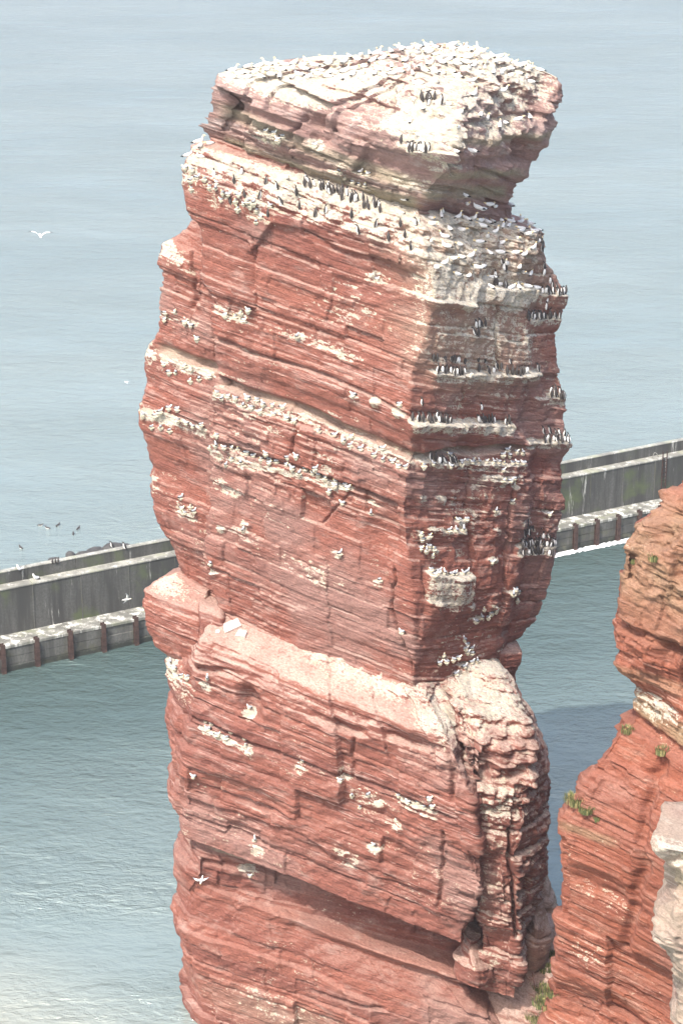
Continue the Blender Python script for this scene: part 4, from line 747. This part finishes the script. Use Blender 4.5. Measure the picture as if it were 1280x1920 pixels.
# fallen slabs on the shelf
for px, py, l, w, h, rz, lab in ((434, 1176, .95, .55, .16, .5, 'larger pale fallen slab lying on the dusty shelf of the stack'), (453, 1190, .5, .4, .14, -.3, 'smaller square pale slab lying on the dusty shelf of the stack'), (408, 1186, .22, .2, .1, .2, 'fist-sized pale stone beside the fallen slabs on the shelf')):
    h_ = cast(px, py)
    if h_:
        V = [(-l/2, -w/2, -.1), (l/2*.9, -w/2*.8, -.1), (l/2, w/2, -.1), (-l/2*.7, w/2*.9, -.1), (-l/2*.95, -w/2*.9, h), (l/2*.85, -w/2*.7, h*.9), (l/2*.92, w/2*.85, h), (-l/2*.6, w/2*.8, h*1.1)]
        o = link('fallen_slab', raw_mesh('fallen_slab', V, [(3, 2, 1, 0), (4, 5, 6, 7), (0, 1, 5, 4), (1, 2, 6, 5), (2, 3, 7, 6), (3, 0, 4, 7)]), None, (M_SLAB,))
        o.location = h_[0]; o.rotation_euler = Vector((0, 0, 1)).rotation_difference(h_[1]).to_euler(); o.rotation_euler.rotate_axis('Z', rz); tag(o, lab, 'rock')
# grass tufts on the headland
def tuft_mesh(name, n, r, h, seed):
    q = random.Random(seed); V, F, MI = [], [], []
    for i in range(n):
        an, d = q.uniform(0, 6.28), r*math.sqrt(q.random()); x, y = d*math.cos(an), d*math.sin(an); lean = q.uniform(.1, .7); hh = h*q.uniform(.5, 1.1); a2 = an+q.uniform(-.8, .8); w = .018
        sx, sy = -math.sin(a2)*w, math.cos(a2)*w; lx, ly = math.cos(a2)*lean*hh, math.sin(a2)*lean*hh; b0 = len(V)
        V += [(x-sx, y-sy, -.12), (x+sx, y+sy, -.12), (x+sx*.8+lx*.4, y+sy*.8+ly*.4, hh*.6), (x-sx*.8+lx*.4, y-sy*.8+ly*.4, hh*.6), (x+lx, y+ly, hh)]
        F += [(b0, b0+1, b0+2, b0+3), (b0+3, b0+2, b0+4)]; m_ = 0 if q.random() < .7 else 1; MI += [m_, m_]
    me = raw_mesh(name, V, F, MI); me.materials.append(M_GRASS); me.materials.append(M_DRY); return me
for i, (px, py, r, h, lab) in enumerate(((1225, 1046, .22, .3, 'green tuft high on the ochre upper part of the headland'), (1186, 1051, .13, .2, 'small green tuft beside the larger one on the ochre rock'), (1176, 1368, .25, .28, 'dry tuft on the outer corner of the pale bed'), (1240, 1408, .26, .35, 'green tuft at the foot of the pale bed'),
        (1078, 1500, .45, .4, 'wide dry tuft on the sloping shoulder of the headland'), (1098, 1518, .3, .25, 'low dry tuft just below the shoulder tuft'), (1118, 1535, .15, .2, 'tiny tuft on the ochre ledge'), (1030, 1790, .3, .3, 'uppermost green tuft on the steep grassy foot'), (1022, 1815, .35, .3, 'second green tuft on the steep grassy foot'),
        (1010, 1850, .4, .3, 'third green tuft on the steep grassy foot'), (1020, 1880, .5, .35, 'broad green tuft on the steep grassy foot'), (1005, 1905, .55, .35, 'lowest green tuft on the steep grassy foot'), (1035, 1860, .4, .3, 'green tuft against the red wall of the grassy foot'))):
    h_ = cast(px, py)
    if h_:
        o = link('grass_tuft', tuft_mesh('grass_tuft', 110 if r < .3 else 260, r, h*.62, i)); o.location = h_[0]-h_[1]*.02; tag(o, lab, 'grass', 'grass tufts on the headland')
# foam along the breakwater
def foam_mesh(pts, w, seed):
    V, F = [], []
    for i, p in enumerate(pts):
        q = w*(.55+.6*abs(math.sin(i*1.7+seed))+.3*random.random()); V += [(p.x, p.y-q*.5, .012), (p.x+.1, p.y+q*.5, .012)]
    for i in range(len(pts)-1): F.append((2*i, 2*i+2, 2*i+3, 2*i+1))
    return raw_mesh('foam', V, F)
o = link('foam', foam_mesh([on_water(1000+k*5, 1049-k*5*.205) for k in range(40)], .8, 1), None, (M_FOAM,)); o['kind'] = 'stuff'; tag(o, 'white foam washing along the foot of the breakwater', 'foam')
print('TRIS', sum(len(m_.polygons)*2 for m_ in bpy.data.meshes if len(m_.polygons) > 5000))

# ------------------------------------------------------------------ sea haze
hzv, hzf = [], []; addbox(hzv, hzf, -21000, 21000, -3000, 41000, -14, 63)
hz = link('haze', raw_mesh('haze', hzv, hzf)); hz['kind'] = 'stuff'; hz['label'] = 'thin pale sea haze over the water and the rocks'
hm_ = bpy.data.materials.new('haze'); hm_.use_nodes = True; hn = hm_.node_tree; hn.nodes.remove(hn.nodes['Principled BSDF'])
pv = hn.nodes.new('ShaderNodeVolumePrincipled'); pv.inputs['Color'].default_value = (.93, .96, 1, 1); pv.inputs['Density'].default_value = .00032; pv.inputs['Anisotropy'].default_value = .2
hn.links.new(pv.outputs[0], hn.nodes['Material Output'].inputs['Volume']); hz.data.materials.append(hm_)
